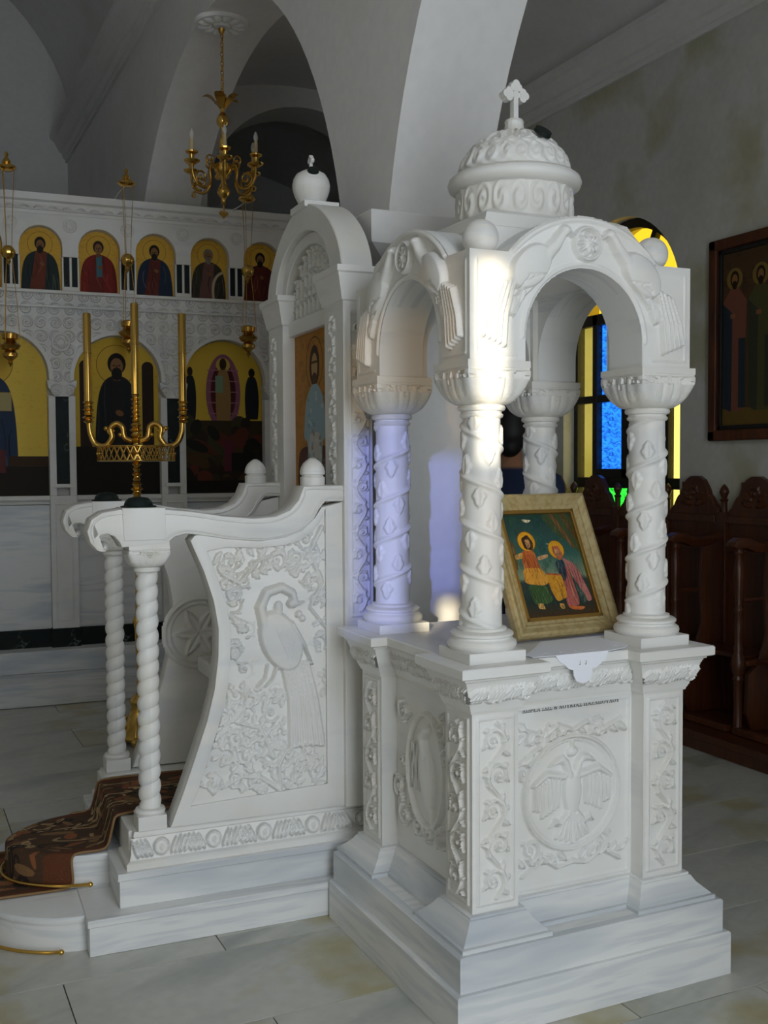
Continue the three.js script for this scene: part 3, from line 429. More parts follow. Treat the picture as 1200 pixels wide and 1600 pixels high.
// ---------------------------------------------------------------- marble icon shrine
function reliefPart(parent, name, rel, o, u, v, keep, mat = M.marble, amp = 1.45) { // relief laid on the plane through o, along u and v
  const U = new THREE.Vector3(...u).normalize(), V = new THREE.Vector3(...v).normalize(), N = new THREE.Vector3().crossVectors(U, V);
  const g = rel.mesh(keep, amp); g.applyMatrix4(new THREE.Matrix4().makeBasis(U, V, N).setPosition(...o)); return part(parent, name, g, mat);
}
const boxFrame = (r, m, wd, h) => r.stroke([[m, m], [r.w - m, m], [r.w - m, r.h - m], [m, r.h - m], [m, m]], wd, wd, h);
function vineColumn(dir, ph) {
  const N = 4.6, y0 = 1.05, y1 = 1.632, L = y1 - y0, lv = []; for (let k = 0; k < 30; k++) { const t = (k + 0.5) / 30; lv.push([dir * TAU * N * t + ph + 0.16 * Math.sin(k * 2.1), y0 + L * t + (k & 1 ? 0.036 : -0.037), k]); }
  return grid(88, 190, (u, v) => {
    const a = u * TAU, y = y0 + L * v, R = 0.0555 - 0.004 * v; let d = (a - dir * TAU * N * v - ph) / TAU; d -= Math.round(d); const dy = d * L / N; let h = 0.0085 * Math.exp(-((dy / 0.0075) ** 2));
    for (const [la, ly, k] of lv) { if (Math.abs(ly - y) > 0.036) continue; let e = (a - la) / TAU; e -= Math.round(e); const X = e * TAU * R, Y = y - ly, t = 0.5 + (k & 1 ? Y : -Y) / 0.058; if (t <= 0 || t >= 1) continue; const hw = 0.021 * Math.sin(PI * Math.pow(t, 0.72)) * (0.74 + 0.26 * Math.abs(Math.cos(t * PI * 2.5))), q = Math.abs(X) / Math.max(hw, 1e-5); if (q < 1) h = Math.max(h, 0.0072 * (1 - q ** 6) * (0.6 + 0.4 * Math.min(1, Math.abs(X) / 0.005))); }
    const r = R + h; return [r * Math.sin(a), y, r * Math.cos(a), u * 0.42, y];
  }, true);
}
function capitalGeo(y0, y1, rb, st, n = 96) { // round below, square above, with drilled leaves
  const g = grid(n, 40, (u, v) => {
    const a = u * TAU + PI / 4, c = Math.cos(a), q = Math.sin(a), f = (u * 4) % 1 * 2 - 1, side = Math.floor(u * 4) % 4, sx = [f, 1, -f, -1], cx = c, cz = q;
    const k = Math.max(Math.abs(c), Math.abs(q)), t = v, bowl = Math.min(1, t / 0.72), w = Math.min(1, Math.pow(bowl, 0.5) * 1.05), s = rb + (st - rb) * Math.pow(Math.sin(bowl * PI / 2), 0.46), r0 = s * lerp(1, 1 / k, w);
    const tt = Math.tan((f) * PI / 4); let h = 0;
    if (t < 0.78 && t > 0.06) { const e = Math.pow(Math.abs(Math.sin((tt * 2.5 + 0.5) * PI)), 0.6), tip = 0.52 + 0.2 * Math.abs(Math.cos((tt * 2.5 + 0.5) * PI)); h = 0.0055 * e * Math.min(1, t * 5); const d = Math.hypot((((tt * 2.5 + 5.5) % 1) - 0.5) * 0.5 - 0.16 * Math.sign((((tt * 2.5 + 5.5) % 1) - 0.5)), (t - tip) * 1.1); if (d < 0.075) h -= 0.011; if (t > tip + 0.08) h -= 0.002; } else if (t >= 0.78 && t < 0.83) h = -0.003;
    const r = r0 + h; return [r * c, lerp(y0, y1, t), r * q, u * 0.7, lerp(y0, y1, t)];
  });
  return toCreasedNormals(g.toNonIndexed(), 0.75);
}
{
  const S = thing('icon_shrine', 'white marble domed icon shrine with four vine columns on a carved pedestal', 'icon shrine', [0.4585, 0, -0.4585]);
  part(S, 'lower_step', mould(rect(-0.4585, 0.4585, -0.42, 0.4585), [[0, 0], [0, 0.122], [-0.004, 0.126], [-0.03, 0.126]]), M.vein);
  part(S, 'upper_step', mould(rect(-0.442, 0.442, -0.42, 0.442), [[0, 0.126], [0, 0.216], [-0.004, 0.22], [-0.03, 0.22]]), M.vein);
  const h = 0.3585, q = 0.2135, i = 0.3035;
  const poly = [[-h, h], [-q, h], [-q, i], [q, i], [q, h], [h, h], [h, q], [i, q], [i, -q], [h, -q], [h, -h], [q, -h], [q, -i], [-q, -i], [-q, -h], [-h, -h], [-h, -q], [-i, -q], [-i, q], [-h, q]];
  part(S, 'plinth', mould(poly, [[0.068, 0.219], [0.068, 0.231], [0.06, 0.233], [0.058, 0.236], [0.045, 0.248], [0.03, 0.262], [0.018, 0.281], [0.014, 0.283], [0.014, 0.289], [0, 0.290]]), M.vein);
  part(S, 'pedestal', mould(poly, [[0, 0.289], [0, 0.842]]), M.marble);
  part(S, 'cornice', mould(poly, [[0, 0.835], [0.005, 0.835], [0.007, 0.842], [0.040, 0.93], [0.047, 0.932], [0.049, 0.94], [0, 0.94]]), M.marble);
  part(S, 'table_slab', mould(poly, [[0, 0.9395], [0.058, 0.9395], [0.064, 0.943], [0.064, 0.9655], [0.061, 0.969], [0, 0.969]]), M.marble);
  // carved cornice faces, front and left
  const band = (side, x0, x1, zb, c0, c1) => {
    const w = x1 - x0 + 0.09, r = new Relief(w, 0.093, 0.0035); r.vineX(0.01, w - 0.01, 0.012, 0.082, 0.055, 0.007, 0.0045);
    const o0 = 0.0075, o1 = 0.0405, keep = (x, y) => { const t = y / 0.093, e = lerp(o0, o1, t), X = x - 0.045; return X > -e * c0 - (c0 < 0 ? 0.0 : 0) && X < x1 - x0 + e * c1; };
    const f = (a, y, b) => side ? [-b, y, a] : [a, y, b], k = side ? [0, 0, 1] : [1, 0, 0];
    reliefPart(S, 'carved_frieze', r, f(x0 - 0.045, 0.842, zb + o0), k, side ? [-0.033, 0.088, 0] : [0, 0.088, 0.033], keep);
  };
  for (const s of [0, 1]) { band(s, -h, -q, h, 1, 1); band(s, -q, q, i, -1, -1); band(s, q, h, h, 1, 1); }
  // pier panels
  const pier = (s, x0, z, side) => {
    const w = 0.145, hh = 0.54, r = new Relief(w, hh, 0.0033); boxFrame(r, 0.017, 0.004, 0.004); r.vine(0.026, w - 0.026, 0.03, hh - 0.03, 0.1, 0.009, 0.005, s);
    reliefPart(S, 'pier_panel', r, side ? [-z, 0.295, x0] : [x0, 0.295, z], side ? [0, 0, 1] : [1, 0, 0], [0, 1, 0]);
  };
  pier(1, -h, h, false); pier(-1, q, h, false); pier(1, q, h, true); pier(-1, -h, h, true);
  { // double-headed eagle panel
    const w = 0.42, hh = 0.535, r = new Relief(w, hh, 0.0033), cx = w / 2, cy = 0.27, inR = (x, y) => Math.hypot(x - cx, y - cy) < 0.172;
    r.foliage((x, y) => !inR(x, y) && x > 0.035 && x < w - 0.035 && y > 0.05 && y < hh - 0.06, 0.078, 0.009, 0.0055);
    for (const s of [-1, 1]) for (const b of [0, 1]) { r.stroke([[cx, b ? 0.45 : 0.07], [cx + s * 0.05, b ? 0.47 : 0.06], [cx + s * 0.1, b ? 0.44 : 0.09], [cx + s * 0.17, b ? 0.47 : 0.05]], 0.007, 0.004, 0.01); for (let k = 0; k < 5; k++) r.leaf(cx + s * (0.02 + k * 0.035), b ? 0.455 : 0.075, (b ? -1 : 1) * (s > 0 ? 0.7 : 2.4), 0.045, 0.01, 0.009); }
    r.each(0, w, 0, hh, (x, y, o) => inR(x, y) ? 0.0 : o);
    r.ring(cx, cy, 0.163, 0.006, 0.009); r.ring(cx, cy, 0.151, 0.003, 0.004);
    r.disc(cx, cy + 0.005, 0.032, 0.062, 0.013); r.disc(cx, cy - 0.02, 0.026, 0.05, 0.012);
    for (const s of [-1, 1]) {
      r.stroke([[cx + s * 0.01, cy + 0.05], [cx + s * 0.022, cy + 0.085], [cx + s * 0.035, cy + 0.1], [cx + s * 0.052, cy + 0.096]], 0.014, 0.011, 0.012); r.stroke([[cx + s * 0.055, cy + 0.095], [cx + s * 0.078, cy + 0.084]], 0.008, 0.002, 0.011);
      for (let k = 0; k < 7; k++) { const x = cx + s * (0.045 + k * 0.013); r.stroke([[x, cy + 0.052 - k * 0.004], [x + s * 0.004, cy - 0.035 - (k < 5 ? k * 0.006 : 0.024 - k * 0.004)]], 0.0062, 0.005, 0.010); }
      r.stroke([[cx + s * 0.03, cy + 0.05], [cx + s * 0.09, cy + 0.062], [cx + s * 0.13, cy + 0.035]], 0.012, 0.008, 0.012);
      r.stroke([[cx + s * 0.015, cy - 0.06], [cx + s * 0.04, cy - 0.085], [cx + s * 0.06, cy - 0.075]], 0.009, 0.005, 0.011); for (let k = 0; k < 3; k++) r.stroke([[cx + s * 0.058, cy - 0.077], [cx + s * (0.075 - k * 0.012), cy - 0.092]], 0.004, 0.002, 0.010);
      for (let k = 0; k < 4; k++) r.stroke([[cx + s * k * 0.006, cy - 0.06], [cx + s * k * 0.018, cy - 0.142 + k * 0.006]], 0.007, 0.007, 0.009);
    }
    r.disc(cx, cy + 0.118, 0.02, 0.014, 0.01); r.stroke([[cx, cy + 0.13], [cx, cy + 0.145]], 0.004, 0.004, 0.01);
    boxFrame(r, 0.01, 0.004, 0.003);
    reliefPart(S, 'eagle_panel', r, [-w / 2, 0.292, i], [1, 0, 0], [0, 1, 0]);
    const ins = canvasTex(512, 48, (x, W, H) => { x.clearRect(0, 0, W, H); x.fillStyle = '#55585a'; x.font = 'bold 34px serif'; x.textBaseline = 'middle'; x.textAlign = 'center'; x.fillText('ΔΩΡΕΑ ΣΩΣ & ΛΟΥΚΙΑΣ ΠΑΖΑΠΟΥΛΟΥ', W / 2, H / 2, W - 8); });
    part(S, 'inscription', new THREE.PlaneGeometry(0.34, 0.022), std({ map: ins, transparent: true, roughness: 0.6 }), [0.0, 0.812, i + 0.0035], null, 'engraved Greek lettering');
  }
  { // left face: bird and oval
    const w = 0.42, hh = 0.535, r = new Relief(w, hh, 0.0035), cx = w / 2, cy = 0.29, inR = (x, y) => Math.hypot((x - cx) / 0.12, (y - cy) / 0.17) < 1;
    r.foliage((x, y) => !inR(x, y) && x > 0.035 && x < w - 0.035 && y > 0.05 && y < hh - 0.05, 0.08, 0.013, 0.007); r.each(0, w, 0, hh, (x, y, o) => inR(x, y) ? 0 : o);
    r.ring(cx, cy, 0.12, 0.008, 0.012, 0.17); r.disc(cx + 0.01, cy - 0.02, 0.042, 0.1, 0.018, 0.25); r.stroke([[cx, cy + 0.05], [cx - 0.02, cy + 0.1], [cx + 0.01, cy + 0.125]], 0.022, 0.014, 0.016); for (let k = 0; k < 6; k++) r.stroke([[cx - 0.085 + k * 0.013, cy + 0.07], [cx - 0.08 + k * 0.012, cy - 0.07]], 0.004, 0.004, 0.01);
    r.stroke([[cx + 0.03, cy - 0.1], [cx + 0.05, cy - 0.16]], 0.02, 0.012, 0.012);
    reliefPart(S, 'bird_panel', r, [-i, 0.292, -w / 2], [0, 0, 1], [0, 1, 0]);
  }
  // columns
  const e = 0.283, dirs = [[-e, e, -1, 0.4], [e, e, 1, 2], [-e, -e, 1, 1], [e, -e, -1, 0]];
  const baseGeo = lathe([[0.0, 0.998], [0.088, 0.998], [0.094, 1.004], [0.096, 1.012], [0.094, 1.02], [0.086, 1.026], [0.083, 1.028], [0.083, 1.032], [0.087, 1.036], [0.087, 1.042], [0.08, 1.047], [0.068, 1.049], [0.068, 1.056], [0.054, 1.06]], 48);
  const neck = lathe([[0.05, 1.625], [0.058, 1.63], [0.06, 1.636], [0.055, 1.641], [0.055, 1.645], [0.063, 1.648], [0.066, 1.655], [0.063, 1.662], [0.055, 1.664]], 40);
  const cap = capitalGeo(1.662, 1.777, 0.060, 0.0965), top = new THREE.PlaneGeometry(0.192, 0.192).rotateX(-PI / 2).translate(0, 1.777, 0);
  for (const [x, z, d, ph] of dirs) {
    part(S, 'column_plinth', bx(-0.088, 0.088, 0.968, 0.999, -0.088, 0.088, 0.003), M.marble, [x, 0, z]);
    const c = part(S, 'column', vineColumn(d, ph), M.marble, [x, 0, z]); part(c, 'base', baseGeo, M.marble); part(c, 'neck_ring', neck, M.marble);
    const k = part(S, 'capital', cap, M.marble, [x, 0, z]); part(k, 'abacus_top', top, M.marble);
    part(S, 'corner_post', bx(-0.085, 0.085, 1.777, 2.066, -0.085, 0.085, 0.003), M.marble, [x, 0, z]);
    part(S, 'ball', new THREE.SphereGeometry(0.05, 36, 24), M.marble, [x * 1.02, 2.113, z * 1.02]);
  }
  // arches with birds
  const outline = [[-0.368, 1.778], [-0.195, 1.778], ...arcPts(0, 1.845, 0.195, PI, 0, 36), [0.195, 1.778], [0.368, 1.778], [0.368, 2.066], ...arcPts(0, 1.851, 0.33, 0.704, PI - 0.704, 30), [-0.368, 2.066]];
  const mid = [[-0.262, 1.778], [-0.195, 1.778], ...arcPts(0, 1.845, 0.195, PI, 0, 36), [0.195, 1.778], [0.262, 1.778], [0.262, 2.064], ...arcPts(0, 1.851, 0.33, 0.704, PI - 0.704, 30), [-0.262, 2.064]];
  const archGeo = ext(shp(mid), 0.15, 0, 30, 0.4);
  const fr = new Relief(0.741, 0.41, 0.0033);
  {
    const r = fr, X = x => x + 0.3705, Y = y => y - 1.778;
    r.stroke(arcPts(X(0), Y(1.845), 0.205, 0, PI, 40), 0.006, 0.006, 0.004); r.stroke(arcPts(X(0), Y(1.851), 0.32, 0.75, PI - 0.75, 30), 0.008, 0.008, 0.006);
    for (const s of [-1, 1]) {
      const p = (x, y) => [X(s * x), Y(y)];
      r.disc(X(s * 0.185), Y(2.03), 0.078, 0.05, 0.02, s * -0.75, 0.35); r.stroke([p(0.14, 2.06), p(0.105, 2.095), p(0.085, 2.125), p(0.07, 2.135)], 0.024, 0.013, 0.017); r.disc(X(s * 0.075), Y(2.135), 0.018, 0.015, 0.018); r.stroke([p(0.062, 2.133), p(0.047, 2.122)], 0.007, 0.003, 0.014);
      for (let k = 0; k < 5; k++) r.stroke([p(0.235 + k * 0.014, 1.995 - k * 0.006), p(0.262 + k * 0.015, 1.9), p(0.268 + k * 0.016, 1.82 + k * 0.006)], 0.008, 0.008, 0.013);
      for (let k = 0; k < 4; k++) r.groove([p(0.14 + k * 0.02, 2.01 - k * 0.004), p(0.2 + k * 0.014, 2.005 - k * 0.02)], 0.003, 0.004);
      r.disc(X(s * 0.238), Y(1.925), 0.02, 0.028, 0.012, s * 0.3); r.leaf(X(s * 0.225), Y(1.93), PI / 2 + s * 0.4, 0.05, 0.013, 0.011); r.stroke([p(0.165, 1.99), p(0.21, 1.95), p(0.235, 1.9)], 0.007, 0.004, 0.01);
      r.stroke([p(0.225, 1.795), p(0.345, 1.795)], 0.003, 0.003, 0.003); r.stroke([p(0.348, 1.795), p(0.348, 2.04)], 0.003, 0.003, 0.003);
    }
    r.ring(X(0), Y(2.105), 0.043, 0.006, 0.013); for (let k = 0; k < 8; k++) r.leaf(X(0), Y(2.105), k * PI / 4, 0.034, 0.009, 0.012, 1); r.disc(X(0), Y(2.105), 0.01, 0.01, 0.015);
  }
  const frG = fr.mesh((x, y) => inPoly(outline, x - 0.3705, y + 1.778));
  for (let k = 0; k < 4; k++) {
    const a = part(S, 'arch', archGeo.clone().translate(0, 0, 0.2165).rotateY(k * PI / 2), M.vein);
    if (k !== 1) part(a, 'bird_carving', frG.clone().translate(-0.3705, 1.778, 0.3675).rotateY(k * PI / 2), M.marble);
  }
  part(S, 'roof', merge([bx(-0.26, 0.26, 2.045, 2.165, -0.26, 0.26, 0.01), mould(rect(-0.26, 0.26, -0.26, 0.26), [[0, 2.16], [-0.02, 2.2], [-0.045, 2.215], [-0.1, 2.215]])]), M.marble);
  const ring = (r, h2, n, f) => grid(n, 24, (u, v) => { const a = u * TAU, R = r + f(u, v); return [R * Math.sin(a), lerp(h2[0], h2[1], v), R * Math.cos(a), u * TAU * r, lerp(h2[0], h2[1], v)]; }, true);
  const swirl = (u, v, n) => { const x = u * n, c = Math.floor(x) + 0.5, odd = Math.floor(x) & 1 ? -1 : 1, dx = (x - c) * odd, dy = (v - 0.5), r = Math.hypot(dx, dy), a = Math.atan2(dy, dx); return clamp(0.5 + 0.75 * Math.cos(a - r * 16), 0, 1) * clamp((0.5 - r) * 9, 0, 1); };
  part(S, 'drum', merge([ring(0.174, [2.21, 2.34], 220, (u, v) => (v < 0.12 || v > 0.95 ? 0.006 : 0.007 * swirl(u, (v - 0.12) / 0.83, 20)))]), M.marble);
  part(S, 'dome_ring', lathe([[0.165, 2.325], [0.185, 2.328], [0.199, 2.338], [0.204, 2.352], [0.199, 2.366], [0.185, 2.376], [0.16, 2.379]], 56), M.marble);
  const dome = part(S, 'dome', grid(200, 70, (u, v) => {
    const a = u * TAU, ph = v * PI / 2 * 0.995, lower = v < 0.42; let hgt = 0; if (v > 0.04 && v < 0.38) hgt = clamp(0.5 + 0.8 * Math.sin(u * 22 * TAU + Math.sin((v - 0.04) / 0.34 * TAU) * 1.5 + v * 16), 0, 1) * 0.6 + 0.5 * swirl(u, (v - 0.04) / 0.34, 22); else if (v > 0.44 && v < 0.86) { const n = 16; hgt = clamp(0.5 + 0.8 * Math.sin(u * n * TAU + Math.sin(v * 26) * 1.2 + Math.abs(((u * n) % 1) - 0.5) * 10), 0, 1); } else if (v >= 0.38 && v <= 0.44) hgt = 0.55;
    const R = 0.166 + 0.008 * hgt, r = R * Math.cos(ph); return [r * Math.sin(a), 2.372 + 0.138 / 0.166 * R * Math.sin(ph), r * Math.cos(a), u * 1.2, v * 0.3];
  }, true), M.marble);
  { const n = new THREE.Vector3(0.40, 0.72, 0.56); // toward right, up, viewer
    const yaw = 0.4384, d = new THREE.Vector3(n.x * Math.cos(yaw) - n.z * Math.sin(yaw), n.y, n.x * Math.sin(yaw) + n.z * Math.cos(yaw)).normalize(); const g = new THREE.CylinderGeometry(0.026, 0.028, 0.012, 28); g.applyQuaternion(new THREE.Quaternion().setFromUnitVectors(new THREE.Vector3(0, 1, 0), d)); part(dome, 'green_disc', g, M.green, [d.x * 0.181, 2.372 + d.y * 0.154, d.z * 0.181], null, 'dark green marble disc'); }
  part(S, 'cross_base', lathe([[0, 2.50], [0.032, 2.50], [0.03, 2.522], [0.028, 2.537], [0.03, 2.542], [0.026, 2.549], [0, 2.549]], 28), M.marble);
  part(S, 'cross', crossGeo(0.12, 0.024).translate(0, 2.545, 0), M.marble);
}
function crossGeo(H, th) { // budded cross, base at y = 0
  const s = H / 0.12, w = 0.0085 * s, arm = 0.042 * s, cy = 0.078 * s, parts = [bx(-w, w, 0, H - 0.02 * s, -th / 2, th / 2, 0.002), bx(-arm + 0.012 * s, arm - 0.012 * s, cy - w, cy + w, -th * 0.47, th * 0.47, 0.002)];
  const bud = (x, y) => { const g = new THREE.CylinderGeometry(0.012 * s, 0.012 * s, th * (1.06 + 0.05 * (parts.length % 3)), 14); g.rotateX(PI / 2); g.translate(x, y, 0); parts.push(buv(g)); };
  for (const q of [-1, 1]) { bud(q * (arm - 0.008 * s), cy); bud(q * (arm - 0.018 * s), cy + 0.009 * s); bud(q * (arm - 0.018 * s), cy - 0.009 * s); bud(q * 0.009 * s, H - 0.02 * s); } bud(0, H - 0.009 * s);
  return merge(parts);
}
{ // icon leaning on the shrine table
  const I = thing('framed_icon', 'gilt framed icon of two haloed figures leaning on the shrine table', 'icon', [0.571, 0.9745, -0.322], 0.042);
  const tilt = -0.447, w = 0.392, h = 0.468, f = 0.052, L = grp(I, 'panel', [0, 0.006, 0], [tilt, 0, 0]);
  const giltTex = dataTex(128, 128, (u, v) => { const a = fbm(u * 12, v * 12, 12, 12, 101, 3), b = fbm(u * 4, v * 4, 4, 4, 103, 3); return mixc(mixc([0.74, 0.67, 0.48], [0.66, 0.57, 0.37], clamp((a - 0.4) * 2, 0, 1)), [0.52, 0.43, 0.27], clamp((b - 0.6) * 3, 0, 0.4)); }), fm = phy({ map: rep(giltTex, 6), roughness: 0.45, metalness: 0.25 }), gm = std({ color: 0xb08a46, metalness: 0.8, roughness: 0.4 });
  const prof = [[0, -0.012], [0, 0.012], [-0.006, 0.02], [-0.014, 0.022], [-0.03, 0.012], [-0.036, 0.012], [-0.042, 0.006], [-0.052, 0.004], [-0.052, -0.012]];
  const fg = mould(rect(-w / 2, w / 2, -h, 0), prof, false); fg.applyMatrix4(new THREE.Matrix4().makeBasis(new THREE.Vector3(1, 0, 0), new THREE.Vector3(0, 0, 1), new THREE.Vector3(0, -1, 0))); 
  const F = part(L, 'frame', merge([fg]), fm); fm.side = THREE.DoubleSide;
  part(L, 'inner_frame', merge([bx(-w / 2 + f, w / 2 - f, f, f + 0.012, -0.012, 0.006, 0.002), bx(-w / 2 + f, w / 2 - f, h - f - 0.012, h - f, -0.012, 0.006, 0.002), bx(-w / 2 + f, -w / 2 + f + 0.012, f, h - f, -0.012, 0.006, 0.002), bx(w / 2 - f - 0.012, w / 2 - f, f, h - f, -0.012, 0.006, 0.002)]), gm);
  const tx = canvasTex(384, 480, (x, W, H) => {
    const g = x.createLinearGradient(0, 0, 0, H); g.addColorStop(0, '#1d3b36'); g.addColorStop(0.4, '#335a50'); g.addColorStop(0.62, '#7d8a6a'); g.addColorStop(0.66, '#2a3a34'); g.addColorStop(0.85, '#22302a'); g.addColorStop(1, '#4a3018'); x.fillStyle = g; x.fillRect(0, 0, W, H);
    for (let i = 0; i < 70; i++) { x.fillStyle = `rgba(${20 + 40 * rnd() | 0},${50 + 40 * rnd() | 0},${45 + 20 * rnd() | 0},0.25)`; x.beginPath(); x.ellipse(rnd() * W, rnd() * H * 0.8, rr(8, 40), rr(4, 18), rr(0, 3), 0, TAU); x.fill(); }
    const poly = (c, p) => { x.fillStyle = c; x.beginPath(); p.forEach((q, i) => { const n = p[(i + 1) % p.length], m = [lerp(q[0], n[0], 0.28) * W, lerp(q[1], n[1], 0.28) * H], e = [lerp(q[0], n[0], 0.72) * W, lerp(q[1], n[1], 0.72) * H]; i ? x.quadraticCurveTo(q[0] * W, q[1] * H, m[0], m[1]) : x.moveTo(m[0], m[1]); x.lineTo(e[0], e[1]); }); const m0 = [lerp(p[0][0], p[1][0], 0.28) * W, lerp(p[0][1], p[1][1], 0.28) * H]; x.quadraticCurveTo(p[0][0] * W, p[0][1] * H, m0[0], m0[1]); x.fill(); x.save(); x.clip(); const xs = p.map(q => q[0] * W), ys = p.map(q => q[1] * H), xa = Math.min(...xs), xb = Math.max(...xs), ya = Math.min(...ys), yb = Math.max(...ys); for (let k = 0; k < 26; k++) { x.strokeStyle = k % 3 ? `rgba(30,14,4,${(0.1 + 0.14 * rnd()).toFixed(2)})` : 'rgba(255,225,160,0.16)'; x.lineWidth = rr(2, 7); const a = rr(xa, xb), b = rr(ya, yb), l = (yb - ya) * rr(0.2, 0.5); x.beginPath(); x.moveTo(a, b); x.quadraticCurveTo(a + rr(-8, 8), b + l * 0.5, a + rr(-14, 14), b + l); x.stroke(); } x.restore(); };
    poly('#3c4a2a', [[0.55, 0], [1, 0], [1, 0.42], [0.88, 0.3], [0.7, 0.2]]); poly('#6b4a26', [[0.68, 0], [0.74, 0], [0.95, 0.34], [0.9, 0.36]]); poly('#57401f', [[0.84, 0], [0.9, 0], [1, 0.2], [1, 0.3]]);
    poly('#d8cfa8', [[0.28, 0.05], [0.42, 0.06], [0.36, 0.09], [0.3, 0.075]]); poly('#b8c4b0', [[0.52, 0.3], [0.64, 0.295], [0.58, 0.31]]);
    const halo = (a, b, r) => { x.fillStyle = '#d99a1c'; x.beginPath(); x.arc(a * W, b * H, r * W, 0, TAU); x.fill(); x.strokeStyle = '#8a5a12'; x.lineWidth = 3; x.stroke(); };
    poly('#5a4a26', [[0, 0.22], [0.1, 0.3], [0.06, 0.55], [0, 0.5]]);
    halo(0.27, 0.27, 0.12); poly('#38240f', [[0.2, 0.24], [0.3, 0.2], [0.36, 0.28], [0.33, 0.36], [0.22, 0.34]]); poly('#c08a58', [[0.24, 0.25], [0.31, 0.25], [0.31, 0.32], [0.26, 0.34]]);
    poly('#b9602a', [[0.16, 0.36], [0.34, 0.36], [0.36, 0.5], [0.4, 0.64], [0.14, 0.63], [0.14, 0.48]]); poly('#d39230', [[0.12, 0.52], [0.38, 0.53], [0.46, 0.66], [0.36, 0.7], [0.1, 0.67]]); poly('#3c5a2e', [[0.12, 0.68], [0.4, 0.7], [0.42, 0.86], [0.16, 0.88]]); poly('#cf9a66', [[0.36, 0.42], [0.52, 0.4], [0.52, 0.43], [0.37, 0.46]]); poly('#c79a4a', [[0.05, 0.4], [0.17, 0.37], [0.16, 0.43], [0.06, 0.44]]); poly('#d2a050', [[0.2, 0.86], [0.27, 0.86], [0.29, 0.92], [0.2, 0.91]]);
    halo(0.66, 0.36, 0.11); poly('#b4603c', [[0.6, 0.33], [0.7, 0.32], [0.74, 0.42], [0.68, 0.47], [0.61, 0.42]]); poly('#c78e60', [[0.62, 0.36], [0.68, 0.355], [0.69, 0.42], [0.64, 0.43]]);
    poly('#b06a62', [[0.7, 0.43], [0.88, 0.52], [0.99, 0.86], [0.9, 0.88], [0.78, 0.6]]); poly('#a85a50', [[0.62, 0.5], [0.76, 0.52], [0.8, 0.9], [0.6, 0.92], [0.62, 0.7]]); poly('#1e3440', [[0.6, 0.47], [0.72, 0.46], [0.72, 0.6], [0.66, 0.68], [0.6, 0.58]]); poly('#27413c', [[0.78, 0.62], [0.92, 0.86], [0.82, 0.9]]);
    poly('#c98a22', [[0.42, 0.58], [0.64, 0.6], [0.64, 0.82], [0.48, 0.86], [0.43, 0.74]]); for (let i = 0; i < 60; i++) { x.fillStyle = i & 1 ? 'rgba(110,60,10,0.35)' : 'rgba(240,190,70,0.35)'; x.fillRect(W * rr(0.44, 0.62), H * rr(0.61, 0.81), 6, 4); } poly('#b4522a', [[0.43, 0.58], [0.64, 0.6], [0.64, 0.615], [0.44, 0.6]]);
    for (let i = 0; i < 900; i++) { const a = rnd() * W, b = rnd() * H, l = rr(6, 26), t = rr(0.9, 2.2); x.strokeStyle = ['rgba(20,14,6,0.16)', 'rgba(255,214,140,0.10)', 'rgba(40,30,14,0.14)', 'rgba(30,60,50,0.12)'][i & 3]; x.lineWidth = rr(1, 4); x.beginPath(); x.moveTo(a, b); x.quadraticCurveTo(a + rr(-4, 4), b + l * 0.5, a + l * Math.cos(t), b + l * Math.sin(t)); x.stroke(); }
    for (const [a, b, n, c] of [[0.14, 0.7, 7, 'rgba(10,30,20,0.5)'], [0.16, 0.4, 6, 'rgba(90,30,10,0.45)'], [0.63, 0.55, 6, 'rgba(70,20,24,0.5)'], [0.76, 0.5, 6, 'rgba(80,24,30,0.45)']]) for (let k = 0; k < n; k++) { x.strokeStyle = c; x.lineWidth = 3; x.beginPath(); x.moveTo((a + k * 0.03) * W, b * H); x.quadraticCurveTo((a + k * 0.034 + 0.02) * W, (b + 0.08) * H, (a + k * 0.04) * W, (b + 0.17) * H); x.stroke(); }
    poly('#c4622c', [[0.6, 0.9], [0.86, 0.92], [0.8, 0.95], [0.66, 0.94]]); poly('#d29a40', [[0.5, 0.87], [0.56, 0.88], [0.56, 0.93], [0.5, 0.92]]);
  });
  paintedPanel(L, 'painting', shp([[0, 0], [w - 2 * f - 0.02, 0], [w - 2 * f - 0.02, h - 2 * f - 0.02], [0, h - 2 * f - 0.02]]), w - 2 * f - 0.02, h - 2 * f - 0.02, 0.006, tx, [-w / 2 + f + 0.01, f + 0.01, -0.012]);
  part(L, 'back_board', bx(-w / 2 + 0.01, w / 2 - 0.01, 0.005, h - 0.01, -0.02, -0.012, 0.001), M.dark);
  part(I, 'strut', bx(-0.02, 0.02, 0, 0.36, -0.004, 0.004, 0.001), M.dark, [0, -0.003, -0.285], [0.3, 0, 0]);
}
